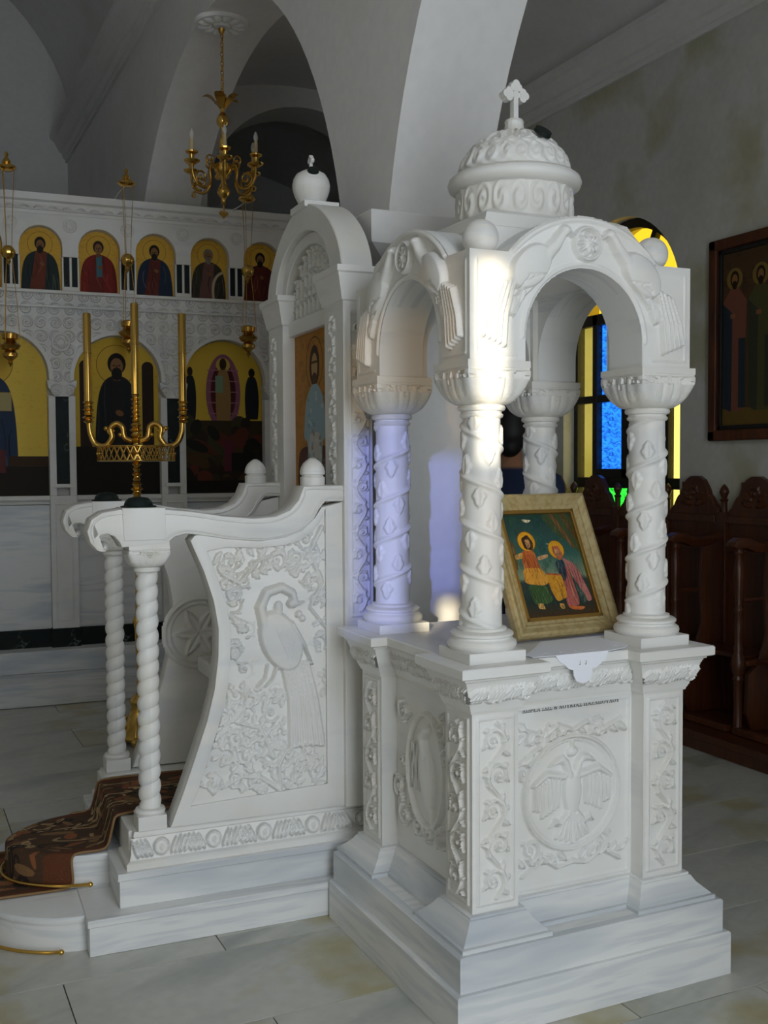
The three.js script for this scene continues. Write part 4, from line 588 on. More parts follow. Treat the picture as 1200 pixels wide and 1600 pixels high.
{ // lace cloth
  const C = thing('lace_cloth', 'white lace cloth with cut-out eyelets hanging over the shrine table edge', 'cloth', [0.458, 0.9695, -0.2]);
  const cm = std({ color: 0xeef0f6, roughness: 0.9, side: THREE.DoubleSide });
  const lay = shp([[-0.165, 0.06], [-0.1, 0.0], [0.0, -0.11], [0.24, -0.12], [0.25, -0.06], [0.225, 0.03], [0.16, 0.085], [0.08, 0.108], [-0.09, 0.108], [-0.165, 0.1]]);
  for (let k = 0; k < 6; k++) { const p = new THREE.Path(); p.absellipse(-0.1 + k * 0.05, 0.072 - (k > 4 ? 0.02 : 0), 0.0065, 0.0065, 0, TAU); lay.holes.push(p); }
  const flat = new THREE.ExtrudeGeometry(lay, { depth: 0.0018, bevelEnabled: false, curveSegments: 8 }); flat.rotateX(PI / 2); flat.translate(0, 0.0035, 0); part(C, 'cloth', crease(flat, 0.4), cm);
  const sc = []; const edge = [[-0.09, 0], [-0.075, -0.02], [-0.06, -0.028], [-0.045, -0.042], [-0.03, -0.046], [-0.028, -0.062], [-0.02, -0.078], [0.004, -0.086], [0.026, -0.078], [0.036, -0.06], [0.034, -0.048], [0.05, -0.044], [0.066, -0.032], [0.08, -0.026], [0.09, 0]];
  const drop = shp([...edge]); for (const [x, y] of [[-0.008, -0.028], [0.012, -0.028]]) { const p = new THREE.Path(); p.absellipse(x, y, 0.004, 0.006, 0, TAU); drop.holes.push(p); }
  const dg = new THREE.ExtrudeGeometry(drop, { depth: 0.0018, bevelEnabled: false, curveSegments: 8 }); dg.translate(-0.01, 0.005, 0.1105); part(C, 'hanging_corner', dg, cm);
}

// ---------------------------------------------------------------- bishop's throne
const TT = 2.5 * PI / 180, OT = [-0.771, 0, -0.925];
const throneMap = (u, v) => [0.343 + (u - 297) * 0.00219, 1.263 - (v - 845) * 0.00206];
function ropeColumn(R, y0, y1, pitch) { return grid(36, 300, (u, v) => { const a = u * TAU, y = lerp(y0, y1, v), ph = (y / pitch - u) * 1, f = ph - Math.floor(ph), r = R * (0.74 + 0.27 * Math.pow(Math.sin(PI * f), 0.5)); return [r * Math.sin(a), y, r * Math.cos(a), u * 0.3, y]; }, true); }
{
  const T = thing('bishop_throne', 'white marble bishop throne with carved bird panel, rope columns and arched back', 'throne', OT, -TT);
  const slab = (n, x0, x1, y0, y1, z0, z1, nose = 0.006, th = 0.024) => { part(T, n, merge([bx(x0, x1, y0, y1 - th, z0, z1, 0.002), bx(x0 - nose, x1, y1 - th, y1, z0 - nose, z1 + nose, 0.003)]), M.vein); };
  slab('lower_platform', 0, 0.90, 0, 0.115, -0.97, 0);
  slab('upper_platform', 0.10, 0.90, 0.115, 0.226, -0.92, -0.05);
  // rounded front steps
  const round = (x0, a, b, y0, y1, n) => { const s = p => shp([[x0 + 0.02, -b - p], [x0, -b - p], ...arcPts(x0, 0, a + p, -PI / 2, -PI * 1.5, 40, b + p), [x0 + 0.02, b + p]]); const g1 = ext(s(0), y1 - y0 - 0.024, 0, 40), g2 = ext(s(0.006), 0.024, 0.003, 40); g1.rotateX(PI / 2).translate(0, y1 - 0.024, -0.485); g2.rotateX(PI / 2).translate(0, y1, -0.485); part(T, n, buv(merge([g1, g2])), M.vein); };
  round(-0.002, 0.335, 0.425, 0, 0.111, 'rounded_lower_step'); round(0.098, 0.30, 0.215, 0.113, 0.222, 'rounded_upper_step');
  part(T, 'throne_floor', bx(0.14, 0.98, 0.226, 0.335, -0.86, -0.12, 0.004), M.marble);
  // carved base mouldings of both sides
  const bprof = [[-0.03, 0.226], [0.0, 0.226], [0.0, 0.246], [-0.004, 0.249], [-0.012, 0.252], [-0.012, 0.256], [-0.03, 0.318], [-0.026, 0.322], [-0.026, 0.33], [-0.03, 0.338], [-0.05, 0.338]];
  for (const [z0, z1, carve] of [[-0.235, -0.062, true], [-0.91, -0.735, false]]) part(T, 'side_base', mould(rect(0.125, 0.99, z0, z1), bprof), M.marble);
  { const w = 0.82, r = new Relief(w, 0.066, 0.003); for (let x = 0.02; x < w; x += 0.17) { r.disc(x + 0.075, 0.033, 0.024, 0.028, 0.009, 0, 0.3); r.ring(x + 0.075, 0.033, 0.022, 0.004, 0.013); r.disc(x + 0.075, 0.03, 0.008, 0.014, 0.014); for (let k = 0; k < 4; k++) for (const s of [-1, 1]) r.leaf(x + 0.075 + s * (0.03 + k * 0.014), 0.004, PI / 2 - s * 0.35, 0.062, 0.008, 0.011, 1); }
    reliefPart(T, 'base_carving', r, [0.142, 0.254, -0.0735], [1, 0, 0], [0, 0.064, -0.018]); }
  // side panels
  const left = [[297, 845], [301, 856], [316, 893], [330, 940], [337, 985], [336, 1030], [330, 1080], [318, 1130], [300, 1185], [281, 1240], [262, 1291]].map(p => throneMap(...p));
  const topE = [[530, 790], [500, 797], [488, 815], [470, 832], [440, 842], [400, 846], [350, 841], [315, 835]].map(p => throneMap(...p));
  const panel = [...left, [0.88, 0.338], [0.88, 1.39], ...topE, throneMap(303, 837)];
  const inner = [[322, 862], [335, 900], [349, 945], [356, 990], [355, 1035], [349, 1085], [337, 1135], [320, 1190], [303, 1240], [292, 1262]].map(p => throneMap(...p)).concat([[0.80, throneMap(0, 1258)[1] + 0.01], [0.80, 1.355], ...[[497, 822], [486, 836], [465, 850], [440, 857], [400, 860], [350, 857]].map(p => throneMap(...p))]);
  const sh = shp(panel), sf = shp(panel); sf.holes.push(hole(inner));
  for (const [n, z0] of [['side_panel', -0.165], ['side_panel', -0.89]]) part(T, n, at(ext(sh, 0.082, 0.004, 24, 0.5), 0, 0, z0), M.marble);
  part(T, 'panel_border', at(ext(sf, 0.012, 0.003, 24, 0.5), 0, 0, -0.084), M.marble);
  { // bird and foliage
    const X0 = 0.27, Y0 = 0.36, w = 0.55, hh = 1.0, r = new Relief(w, hh, 0.0036), m = (u, v) => { const p = throneMap(u, v); return [p[0] - X0, p[1] - Y0]; }, ml = l => l.map(p => m(...p));
    const zone = [[375, 930], [430, 905], [480, 930], [490, 1040], [505, 1190], [440, 1190], [440, 1090], [375, 1085], [385, 1010]].map(p => m(...p));
    r.foliage((x, y) => inPoly(inner, x + X0, y + Y0) && !inPoly(zone, x, y), 0.072, 0.009, 0.0048);
    for (let k = 0; k < 420; k++) { const x = rnd() * w, y = rnd() * hh; if (inPoly(inner, x + X0, y + Y0) && !inPoly(zone, x, y)) r.leaf(x, y, rr(0, TAU), 0.042, 0.011, 0.0075); }
    r.each(0, w, 0, hh, (x, y, o) => inPoly(zone, x, y) ? o * 0.15 : o);
    for (const l of [[[430, 1255], [428, 1215], [440, 1190], [470, 1180], [500, 1190]], [[430, 1255], [400, 1230], [370, 1225], [340, 1240]], [[345, 900], [370, 915], [400, 880], [430, 870]], [[500, 830], [480, 870], [500, 920], [480, 960], [510, 1000]], [[420, 1200], [400, 1150], [370, 1140], [380, 1090]]]) r.stroke(ml(l), 0.009, 0.005, 0.011);
    const bc = m(433, 1012); r.disc(bc[0], bc[1], 0.068, 0.11, 0.02, 0.42, 0.3); r.stroke(ml([[408, 985], [402, 955], [412, 932], [435, 925], [452, 935], [456, 950]]), 0.021, 0.014, 0.017); const hd = m(452, 952); r.disc(hd[0], hd[1], 0.021, 0.016, 0.019); r.stroke(ml([[461, 953], [470, 950]]), 0.007, 0.002, 0.017); const fr = m(430, 958); r.disc(fr[0], fr[1], 0.016, 0.024, 0.013); const f2 = m(462, 970); r.disc(f2[0], f2[1], 0.013, 0.013, 0.014); r.disc(f2[0] + 0.014, f2[1] - 0.015, 0.011, 0.011, 0.013);
    for (let k = 0; k < 7; k++) r.stroke(ml([[436 + k * 6.5, 1050], [447 + k * 7, 1110], [448 + k * 8.5, 1185]]), 0.009, 0.0105, 0.012);
    for (let k = 0; k < 5; k++) r.groove(ml([[425 + k * 7, 990 + k * 6], [445 + k * 7, 1040 + k * 4]]), 0.003, 0.004); r.stroke(ml([[450, 985], [470, 1020], [482, 1052]]), 0.012, 0.004, 0.02);
    r.stroke(ml([[412, 1050], [408, 1070], [396, 1082]]), 0.007, 0.004, 0.012); r.stroke(ml([[426, 1055], [420, 1072], [408, 1084]]), 0.007, 0.004, 0.012);
    reliefPart(T, 'bird_carving', r, [X0, Y0, -0.084], [1, 0, 0], [0, 1, 0], (x, y) => inPoly(inner, x + X0, y + Y0));
  }
  { const r = new Relief(0.3, 0.3, 0.005); r.ring(0.15, 0.15, 0.135, 0.008, 0.009); r.ring(0.15, 0.15, 0.115, 0.005, 0.007); for (let k = 0; k < 6; k++) { r.leaf(0.15, 0.15, k * PI / 3, 0.1, 0.03, 0.008, 1); } reliefPart(T, 'rosette', r, [0.38, 0.70, -0.808], [1, 0, 0], [0, 1, 0], (x, y) => Math.hypot(x - 0.15, y - 0.15) < 0.147); }
  // arm rails with scrolls
  const rail = [[176, 858], [163, 855], [154, 843], [150, 826], [156, 808], [172, 797.5], [195, 793.5], [225, 792], [256, 794], [300, 799], [345, 807], [390, 812], [425, 810], [448, 800], [461, 785], [466, 772], [470, 762.5], [540, 761], [540, 788], [505, 788], [495, 800], [486, 817], [468, 834], [440, 844.5], [400, 849], [350, 844], [315, 837], [290, 834], [274, 838], [262, 848], [198, 852], [194, 843], [188, 835], [179, 831], [170, 832], [164, 838], [163, 846], [168, 852], [176, 853]].map(p => throneMap(...p));
  const railIn = rail.slice(8, 30).map((p, k, a) => p);
  const capS = capitalGeo(1.182, 1.252, 0.042, 0.064, 64);
  for (const s of [0, 1]) {
    const zf = s ? -0.905 : -0.185, zc = s ? -0.84 : -0.13;
    const R = part(T, 'arm_rail', at(ext(shp(rail), 0.122, 0.008, 12, 0.6), 0, 0, zf), M.marble);
    part(R, 'arm_block', at(ext(shp([[0.133, 1.27], [0.262, 1.27], [0.262, 1.372], [0.128, 1.372]]), 0.132, 0.003), 0, 0, zf - 0.005), M.marble);
    const edge = (a, b, k) => rail.slice(a, b).map((p, i, l) => { const q = l[Math.min(i + 1, l.length - 1)], o = l[Math.max(i - 1, 0)], dx = q[0] - o[0], dy = q[1] - o[1], m = Math.hypot(dx, dy); return [p[0] + dy / m * k, p[1] - dx / m * k, zf + 0.122]; });
    part(R, 'edge_bead', merge([tube(edge(2, 18, 0.014), 0.0035, 90, 6), tube(edge(18, 30, 0.012), 0.0035, 70, 6)]), M.marble);
    part(R, 'scroll', new THREE.SphereGeometry(0.017, 20, 14).scale(1, 1, 3.7), M.marble, [throneMap(175, 851)[0], throneMap(175, 851)[1], zc]);
    part(R, 'green_dome', lathe([[0, 0.034], [0.03, 0.03], [0.042, 0.018], [0.046, 0.006], [0.056, 0.004], [0.056, 0], [0, 0]], 28), M.green, [0.19, 1.372, zc], null, 'dark green marble dome');
    const c = part(T, 'rope_column', ropeColumn(0.0355, 0.405, 1.17, 0.0485), M.marble, [0.212, 0, zc]);
    part(c, 'base', merge([bx(-0.046, 0.046, 0.338, 0.385, -0.046, 0.046), lathe([[0, 0.385], [0.046, 0.385], [0.049, 0.392], [0.046, 0.4], [0.034, 0.404], [0.032, 0.412]], 28)]), M.marble);
    part(c, 'capital', merge([lathe([[0.034, 1.165], [0.042, 1.168], [0.044, 1.176], [0.04, 1.184]], 28), capS.clone(), bx(-0.064, 0.064, 1.25, 1.275, -0.064, 0.064)]), M.marble);
    part(T, 'finial', merge([lathe([[0, 1.428], [0.04, 1.428], [0.042, 1.434], [0.042, 1.462], [0.036, 1.465], [0.036, 1.469], [0.042, 1.472], [0.043, 1.48], [0.04, 1.494], [0.032, 1.509], [0.02, 1.52], [0.008, 1.528], [0, 1.529]], 32)]), M.marble, [0.775, 0, zc]);
  }
  // back with two pilasters, lintel, tympanum and arch
  const pil = (z0, z1) => part(T, 'back_pilaster', bx(0.86, 0.965, 0.338, 2.07, z0, z1, 0.004), M.marble);
  pil(-0.24, -0.05); pil(-0.92, -0.73);
  { const r = new Relief(0.088, 1.05, 0.0036); boxFrame(r, 0.012, 0.0035, 0.004); r.vine(0.016, 0.074, 0.03, 1.02, 0.075, 0.01, 0.005); reliefPart(T, 'vine_carving', r, [0.872, 0.98, -0.05], [1, 0, 0], [0, 1, 0]);
    const q = new Relief(0.1, 1.05, 0.0045); q.vine(0.015, 0.085, 0.02, 1.03, 0.07, 0.006, 0.004); for (const z of [-0.06, -0.75]) reliefPart(T, 'vine_carving', q, [0.86, 0.98, z - 0.145], [0, 0, 1], [0, 1, 0]); }
  for (const [z0, z1] of [[-0.245, -0.05], [-0.92, -0.725]]) part(T, 'back_capital', mould(rect(0.86, 0.962, z0, z1), [[0, 2.05], [0.006, 2.055], [0.008, 2.065], [0.024, 2.14], [0.03, 2.145], [0.03, 2.165], [0, 2.165]]), M.marble);
  part(T, 'back_wall', bx(0.93, 0.965, 0.338, 2.16, -0.73, -0.24, 0), M.marble);
  part(T, 'lintel', bx(0.885, 0.95, 2.005, 2.065, -0.74, -0.23, 0.006), M.marble);
  const supArc = (a, b, y0, f0, f1, e) => Array.from({ length: 41 }, (_, i) => { const f = lerp(f0, f1, i / 40), c = Math.cos(f), q = Math.sin(f); return [a * Math.sign(c) * Math.pow(Math.abs(c), 2 / e), y0 + b * Math.pow(Math.max(0, q), 2 / e)]; });
  const zArch = (e, a, b, y0, d0, d1, a2, b2) => { const s = shp([...supArc(a, b, y0, 0, PI, e), ...supArc(a2, b2, y0, PI, 0, 2)]); const g = new THREE.ExtrudeGeometry(s, { depth: d1 - d0, bevelEnabled: true, bevelSize: 0.004, bevelThickness: 0.004, bevelOffset: -0.004, bevelSegments: 1 }); g.applyMatrix4(zBasis); g.translate(d0, 0, -0.485); return buv(crease(g, 0.5)); };
  const arch = part(T, 'back_arch', zArch(1.72, 0.435, 0.30, 2.16, 0.86, 0.965, 0.315, 0.20), M.marble);
  part(arch, 'inner_arch', zArch(2, 0.32, 0.205, 2.155, 0.885, 0.96, 0.262, 0.16), M.marble);
  part(T, 'tympanum', (() => { const g = new THREE.ExtrudeGeometry(shp([[-0.3, 2.06], [0.3, 2.06], ...arcPts(0, 2.16, 0.3, 0, PI, 30, 0.185)]), { depth: 0.034, bevelEnabled: false }); g.applyMatrix4(zBasis); g.translate(0.93, 0, -0.485); return buv(crease(g, 0.4)); })(), M.marble);
  { const r = new Relief(0.48, 0.3, 0.0045), c = 0.24; for (let k = 0; k < 9; k++) { const x = 0.04 + k * 0.05, top = 0.25 * Math.sqrt(Math.max(0.05, 1 - ((x - c) / 0.25) ** 2)); r.stroke([[x, 0.01], [x + 0.008, top * 0.6], [x, top]], 0.014, 0.008, 0.02); for (let j = 0; j < 4; j++) r.leaf(x, top * (0.2 + j * 0.2), j & 1 ? 0.5 : 2.6, 0.05, 0.014, 0.022); r.disc(x, top * 0.98, 0.014, 0.014, 0.024); }
    reliefPart(T, 'tympanum_carving', r, [0.93, 2.066, -0.725], [0, 0, 1], [0, 1, 0], (x, y) => ((x - 0.24) / 0.255) ** 2 + (y / 0.265) ** 2 < 1); }
  part(T, 'dome_plinth', bx(0.845, 0.98, 2.44, 2.464, -0.57, -0.40, 0.003), M.marble);
  const ball = part(T, 'dome', lathe([[0.046, 2.503], [0.05, 2.515], [0.06, 2.535], [0.068, 2.558], [0.07, 2.578], [0.066, 2.598], [0.054, 2.618], [0.03, 2.632], [0, 2.636]], 36), M.marble, [0.90, -0.041, -0.485]);
  { const d = new THREE.Vector3(-0.1, 0.62, 0.6).normalize(), g = new THREE.CylinderGeometry(0.02, 0.022, 0.01, 24); g.applyQuaternion(new THREE.Quaternion().setFromUnitVectors(new THREE.Vector3(0, 1, 0), d)); part(ball, 'green_disc', g, M.green, [d.x * 0.071, 2.572 + d.y * 0.069, d.z * 0.071], null, 'dark green marble disc'); part(ball, 'cross', crossGeo(0.055, 0.012).rotateY(PI / 2), M.marble, [0, 2.634, 0]); }
  part(T, 'seat', bx(0.52, 0.93, 0.70, 0.76, -0.80, -0.17, 0.01), M.marble);
  // icon of the throne
  const tx = canvasTex(256, 448, (x, W, H) => {
    x.fillStyle = '#a8742a'; x.fillRect(0, 0, W, H); for (let i = 0; i < 300; i++) { x.fillStyle = `rgba(${120 * rnd() | 0},${70 * rnd() | 0},10,0.1)`; x.fillRect(rnd() * W, rnd() * H, rr(4, 30), rr(3, 16)); }
    const poly = (c, p) => { x.fillStyle = c; x.beginPath(); p.forEach((q, i) => { const n = p[(i + 1) % p.length], m = [lerp(q[0], n[0], 0.28) * W, lerp(q[1], n[1], 0.28) * H], e = [lerp(q[0], n[0], 0.72) * W, lerp(q[1], n[1], 0.72) * H]; i ? x.quadraticCurveTo(q[0] * W, q[1] * H, m[0], m[1]) : x.moveTo(m[0], m[1]); x.lineTo(e[0], e[1]); }); const m0 = [lerp(p[0][0], p[1][0], 0.28) * W, lerp(p[0][1], p[1][1], 0.28) * H]; x.quadraticCurveTo(p[0][0] * W, p[0][1] * H, m0[0], m0[1]); x.fill(); };
    x.strokeStyle = '#5c3c10'; x.lineWidth = 3; x.beginPath(); x.arc(W * 0.5, H * 0.14, W * 0.2, 0, TAU); x.stroke();
    poly('#4a2416', [[0.1, 0.5], [0.9, 0.5], [0.95, 0.7], [0.05, 0.7]]);
    x.fillStyle = '#3a2412'; x.beginPath(); x.ellipse(W * 0.5, H * 0.15, W * 0.12, H * 0.09, 0, 0, TAU); x.fill(); x.fillStyle = '#a98a58'; x.beginPath(); x.ellipse(W * 0.5, H * 0.155, W * 0.075, H * 0.06, 0, 0, TAU); x.fill(); x.fillStyle = '#4a321c'; x.fillRect(W * 0.43, H * 0.13, W * 0.14, H * 0.01); x.beginPath(); x.ellipse(W * 0.5, H * 0.205, W * 0.06, H * 0.025, 0, 0, TAU); x.fill();
    poly('#8fa6ac', [[0.42, 0.23], [0.58, 0.23], [0.72, 0.3], [0.78, 0.46], [0.68, 0.48], [0.66, 0.64], [0.34, 0.64], [0.32, 0.48], [0.22, 0.46], [0.28, 0.3]]); poly('#b7b6ae', [[0.36, 0.44], [0.64, 0.44], [0.66, 0.64], [0.34, 0.64]]);
    for (let i = 0; i < 40; i++) { x.fillStyle = ['#6b7f88', '#c8c8c0', '#7a5a3a', '#5f8fa0'][i & 3]; x.globalAlpha = 0.5; x.fillRect(W * rr(0.3, 0.7), H * rr(0.26, 0.62), W * 0.05, H * 0.018); } x.globalAlpha = 1;
    poly('#56646a', [[0.32, 0.66], [0.68, 0.66], [0.78, 1], [0.22, 1]]); poly('#3c7088', [[0.04, 0.72], [0.2, 0.72], [0.2, 0.74], [0.04, 0.74]]); poly('#3c7088', [[0.74, 0.72], [0.94, 0.7], [0.94, 0.72], [0.74, 0.74]]);
  });
  const w = 0.47, h = 0.86, I = thing('throne_icon', 'tall narrow icon of a standing bishop saint set in the throne back', 'icon', [OT[0] + 0.91 * Math.cos(TT) + 0.26 * Math.sin(TT), 1.145, OT[2] + 0.91 * Math.sin(TT) - 0.26 * Math.cos(TT)], -TT - PI / 2);
  paintedPanel(I, 'painting', shp([[0, 0], [w, 0], [w, h], [0, h]]), w, h, 0.012, tx, [-w, 0, -0.012]);
}
// carpet runner and its rods
{
  const ct = canvasTex(512, 512, (x, W, H) => {
    x.fillStyle = '#46301c'; x.fillRect(0, 0, W, H); x.fillStyle = '#5a3016'; x.fillRect(0, 0, W, 46); x.fillRect(0, H - 46, W, 46);
    for (let i = 0; i < 130; i++) { const c = ['#9c8258', '#7d5c38', '#1c120c', '#b0966a', '#5c3a22', '#86502c'][i % 6]; x.strokeStyle = x.fillStyle = c; x.lineWidth = rr(5, 14); const a = rnd() * W, b = rr(60, H - 60); x.beginPath(); if (i % 3) { x.ellipse(a, b, rr(10, 44), rr(6, 20), rr(0, 3), 0, TAU); i & 1 ? x.fill() : x.stroke(); } else { x.moveTo(a, b); x.bezierCurveTo(a + rr(-60, 60), b + rr(-50, 50), a + rr(-80, 80), b + rr(-60, 60), a + rr(-100, 100), b + rr(-60, 60)); x.stroke(); } }
    for (let i = 0; i < 9000; i++) { x.fillStyle = rnd() < 0.5 ? 'rgba(0,0,0,0.13)' : 'rgba(255,230,190,0.06)'; x.fillRect(rnd() * W, rnd() * H, 2, 2); }
  }); ct.wrapS = ct.wrapT = THREE.RepeatWrapping;
  const e1 = z => -0.004 - 0.335 * Math.sqrt(Math.max(0, 1 - ((z + 0.485) / 0.431) ** 2)), e2 = z => 0.096 - 0.30 * Math.sqrt(Math.max(0, 1 - ((z + 0.485) / 0.221) ** 2));
  const C = thing('carpet_runner', 'brown floral carpet runner over the throne steps', 'carpet', OT, -TT);
  const path = z => { const a = e2(z) - 0.012, b = e1(z) - 0.012; return [[0.5, 0.341], [0.135, 0.341], [0.122, 0.335], [0.112, 0.30], [0.092, 0.238], [0.07, 0.231], [a + 0.02, 0.230], [a, 0.222], [a - 0.002, 0.13], [a - 0.015, 0.12], [a - 0.05, 0.1175], [b + 0.02, 0.1175], [b, 0.11], [b - 0.002, 0.012], [b - 0.02, 0.004], [b - 0.35, 0.004]]; };
  const len = (() => { const p = path(-0.485), L = [0]; for (let k = 1; k < p.length; k++) L.push(L[k - 1] + Math.hypot(p[k][0] - p[k - 1][0], p[k][1] - p[k - 1][1])); return L; })();
  const za = -0.70, zb = -0.277, nk = len.length - 1;
  const top = (u, v) => { const z = lerp(za, zb, u), p = path(z), s = v * nk * 4 / 4, k = Math.min(nk - 1, Math.floor(s)), f = s - k; return [lerp(p[k][0], p[k + 1][0], f), lerp(p[k][1], p[k + 1][1], f), z, lerp(len[k], len[k + 1], f) * 1.4, u]; };
  const cm = std({ map: ct, roughness: 0.97, side: THREE.DoubleSide }), em = std({ color: 0x8a6c48, roughness: 0.95 });
  part(C, 'pile', grid(26, nk * 4, top), cm);
  for (const [n, z] of [['border', zb], ['border', za]]) part(C, n, tube(path(z).map(p => [p[0], p[1], z]), 0.0045, 120, 6), em);
  const rodPts = (cx, a, b, y, f0, f1) => Array.from({ length: 25 }, (_, i) => { const f = lerp(f0, f1, i / 24); return [cx - a * Math.cos(f), y, -0.485 + b * Math.sin(f)]; });
  for (const [cx, a, b, y, f1, lb] of [[0.096, 0.326, 0.243, 0.132, 1.38, 'curved brass carpet rod at the foot of the upper throne step'], [-0.004, 0.362, 0.453, 0.014, 1.36, 'curved brass carpet rod on the floor at the lower throne step']]) {
    const R = thing('carpet_rod', lb, 'carpet rod', OT, -TT), P = rodPts(cx, a, b, y, -1.1, f1); part(R, 'rod', tube(P, 0.006, 80, 8), M.brass);
    for (const p of [P[0], P[24]]) part(R, 'end_knob', new THREE.SphereGeometry(0.009, 14, 10), M.brass, p);
  }
}

// ---------------------------------------------------------------- brass: candle stand, chandelier, oil lamps
{
  const C = thing('candle_stand', 'tall brass three-branched candle stand behind the throne arm rail', 'candle stand', [-0.07, 0, -3.45], -0.36);
  const rings = (y0, y1, n, r0, r1) => { const p = [[0, y0]]; for (let k = 0; k < n; k++) { const a = lerp(y0, y1, k / n), b = lerp(y0, y1, (k + 1) / n), m = (a + b) / 2; p.push([r0, a + 0.001], [r1 * (k & 1 ? 1 : 0.8), m], [r0, b - 0.001]); } p.push([0, y1]); return lathe(p, 24); };
  part(C, 'foot', lathe([[0, 0.03], [0.16, 0.03], [0.165, 0.04], [0.15, 0.06], [0.1, 0.085], [0.07, 0.12], [0.05, 0.19], [0.06, 0.215], [0.045, 0.24], [0.024, 0.26], [0, 0.26]], 36), M.brass);
  for (let k = 0; k < 3; k++) { const a = k * TAU / 3 + 0.5; part(C, 'claw', merge([new THREE.SphereGeometry(0.026, 14, 10).scale(1.3, 1, 1).translate(0.155, 0.026, 0), tube([[0.15, 0.03, 0], [0.13, 0.08, 0], [0.07, 0.13, 0]], 0.014, 14, 8)]).rotateY(a), M.brass); }
  part(C, 'stem', merge([lathe([[0.02, 0.25], [0.017, 0.4], [0.026, 0.62], [0.036, 0.66], [0.02, 0.7], [0.016, 0.9], [0.03, 1.12], [0.02, 1.2], [0.017, 1.3]], 24), rings(1.29, 1.42, 5, 0.018, 0.034), rings(1.42, 1.53, 4, 0.014, 0.026)]), M.brass);
  part(C, 'tray', lathe([[0, 1.528], [0.2, 1.53], [0.205, 1.532], [0.2, 1.536], [0, 1.536]], 44), M.brass);
  const gal = part(C, 'gallery', merge([new THREE.TorusGeometry(0.205, 0.004, 8, 60).rotateX(PI / 2).translate(0, 1.535, 0), new THREE.TorusGeometry(0.205, 0.004, 8, 60).rotateX(PI / 2).translate(0, 1.612, 0), ...Array.from({ length: 72 }, (_, k) => { const a = (k >> 1) * TAU / 36, g = new THREE.BoxGeometry(0.005, 0.082, 0.003); g.rotateZ(k & 1 ? 0.42 : -0.42); g.translate(0, 1.573, 0.205); g.rotateY(a); return g; }), ...Array.from({ length: 36 }, (_, k) => new THREE.SphereGeometry(0.0065, 8, 6).translate(0, 1.573, 0.206).rotateY(k * TAU / 36))]), M.brass);
  part(C, 'hub', merge([rings(1.53, 1.66, 4, 0.016, 0.03), rings(1.66, 1.74, 3, 0.02, 0.036), rings(1.74, 1.9, 7, 0.014, 0.028)]), M.brass);
  const arm = s => merge([tube([[0.02, 1.64, 0], [0.06, 1.66, 0], [0.075, 1.72, 0], [0.105, 1.735, 0], [0.135, 1.71, 0], [0.13, 1.66, 0], [0.165, 1.615, 0], [0.215, 1.625, 0], [0.243, 1.68, 0], [0.25, 1.74, 0]].map(p => [p[0] * s, p[1], p[2]]), 0.0155, 60, 10), tube([[0.115, 1.7, 0], [0.14, 1.68, 0], [0.15, 1.7, 0], [0.14, 1.715, 0]].map(p => [p[0] * s, p[1], 0]), 0.007, 20, 8), new THREE.SphereGeometry(0.013, 12, 8).translate(0.16 * s, 1.71, 0), new THREE.SphereGeometry(0.012, 12, 8).translate(0.085 * s, 1.675, 0)]);
  for (const s of [-1, 1]) { const a = part(C, 'branch', arm(s), M.brass); part(a, 'holder', merge([rings(1.735, 1.78, 2, 0.014, 0.034), rings(1.78, 1.86, 4, 0.018, 0.03)]).translate(0.253 * s, 0, 0), M.brass); }
  for (const [x, y0, y1] of [[-0.253, 1.855, 2.33], [0, 1.895, 2.385], [0.253, 1.855, 2.33]]) { const c = part(C, 'candle_tube', lathe([[0.0215, y0], [0.0215, y1 - 0.008], [0.018, y1], [0, y1]], 24), M.brass, [x, 0, 0]); part(c, 'ring', new THREE.TorusGeometry(0.022, 0.003, 8, 24).rotateX(PI / 2), M.brass, [0, y0 + (y1 - y0) * 0.55, 0]); }
}
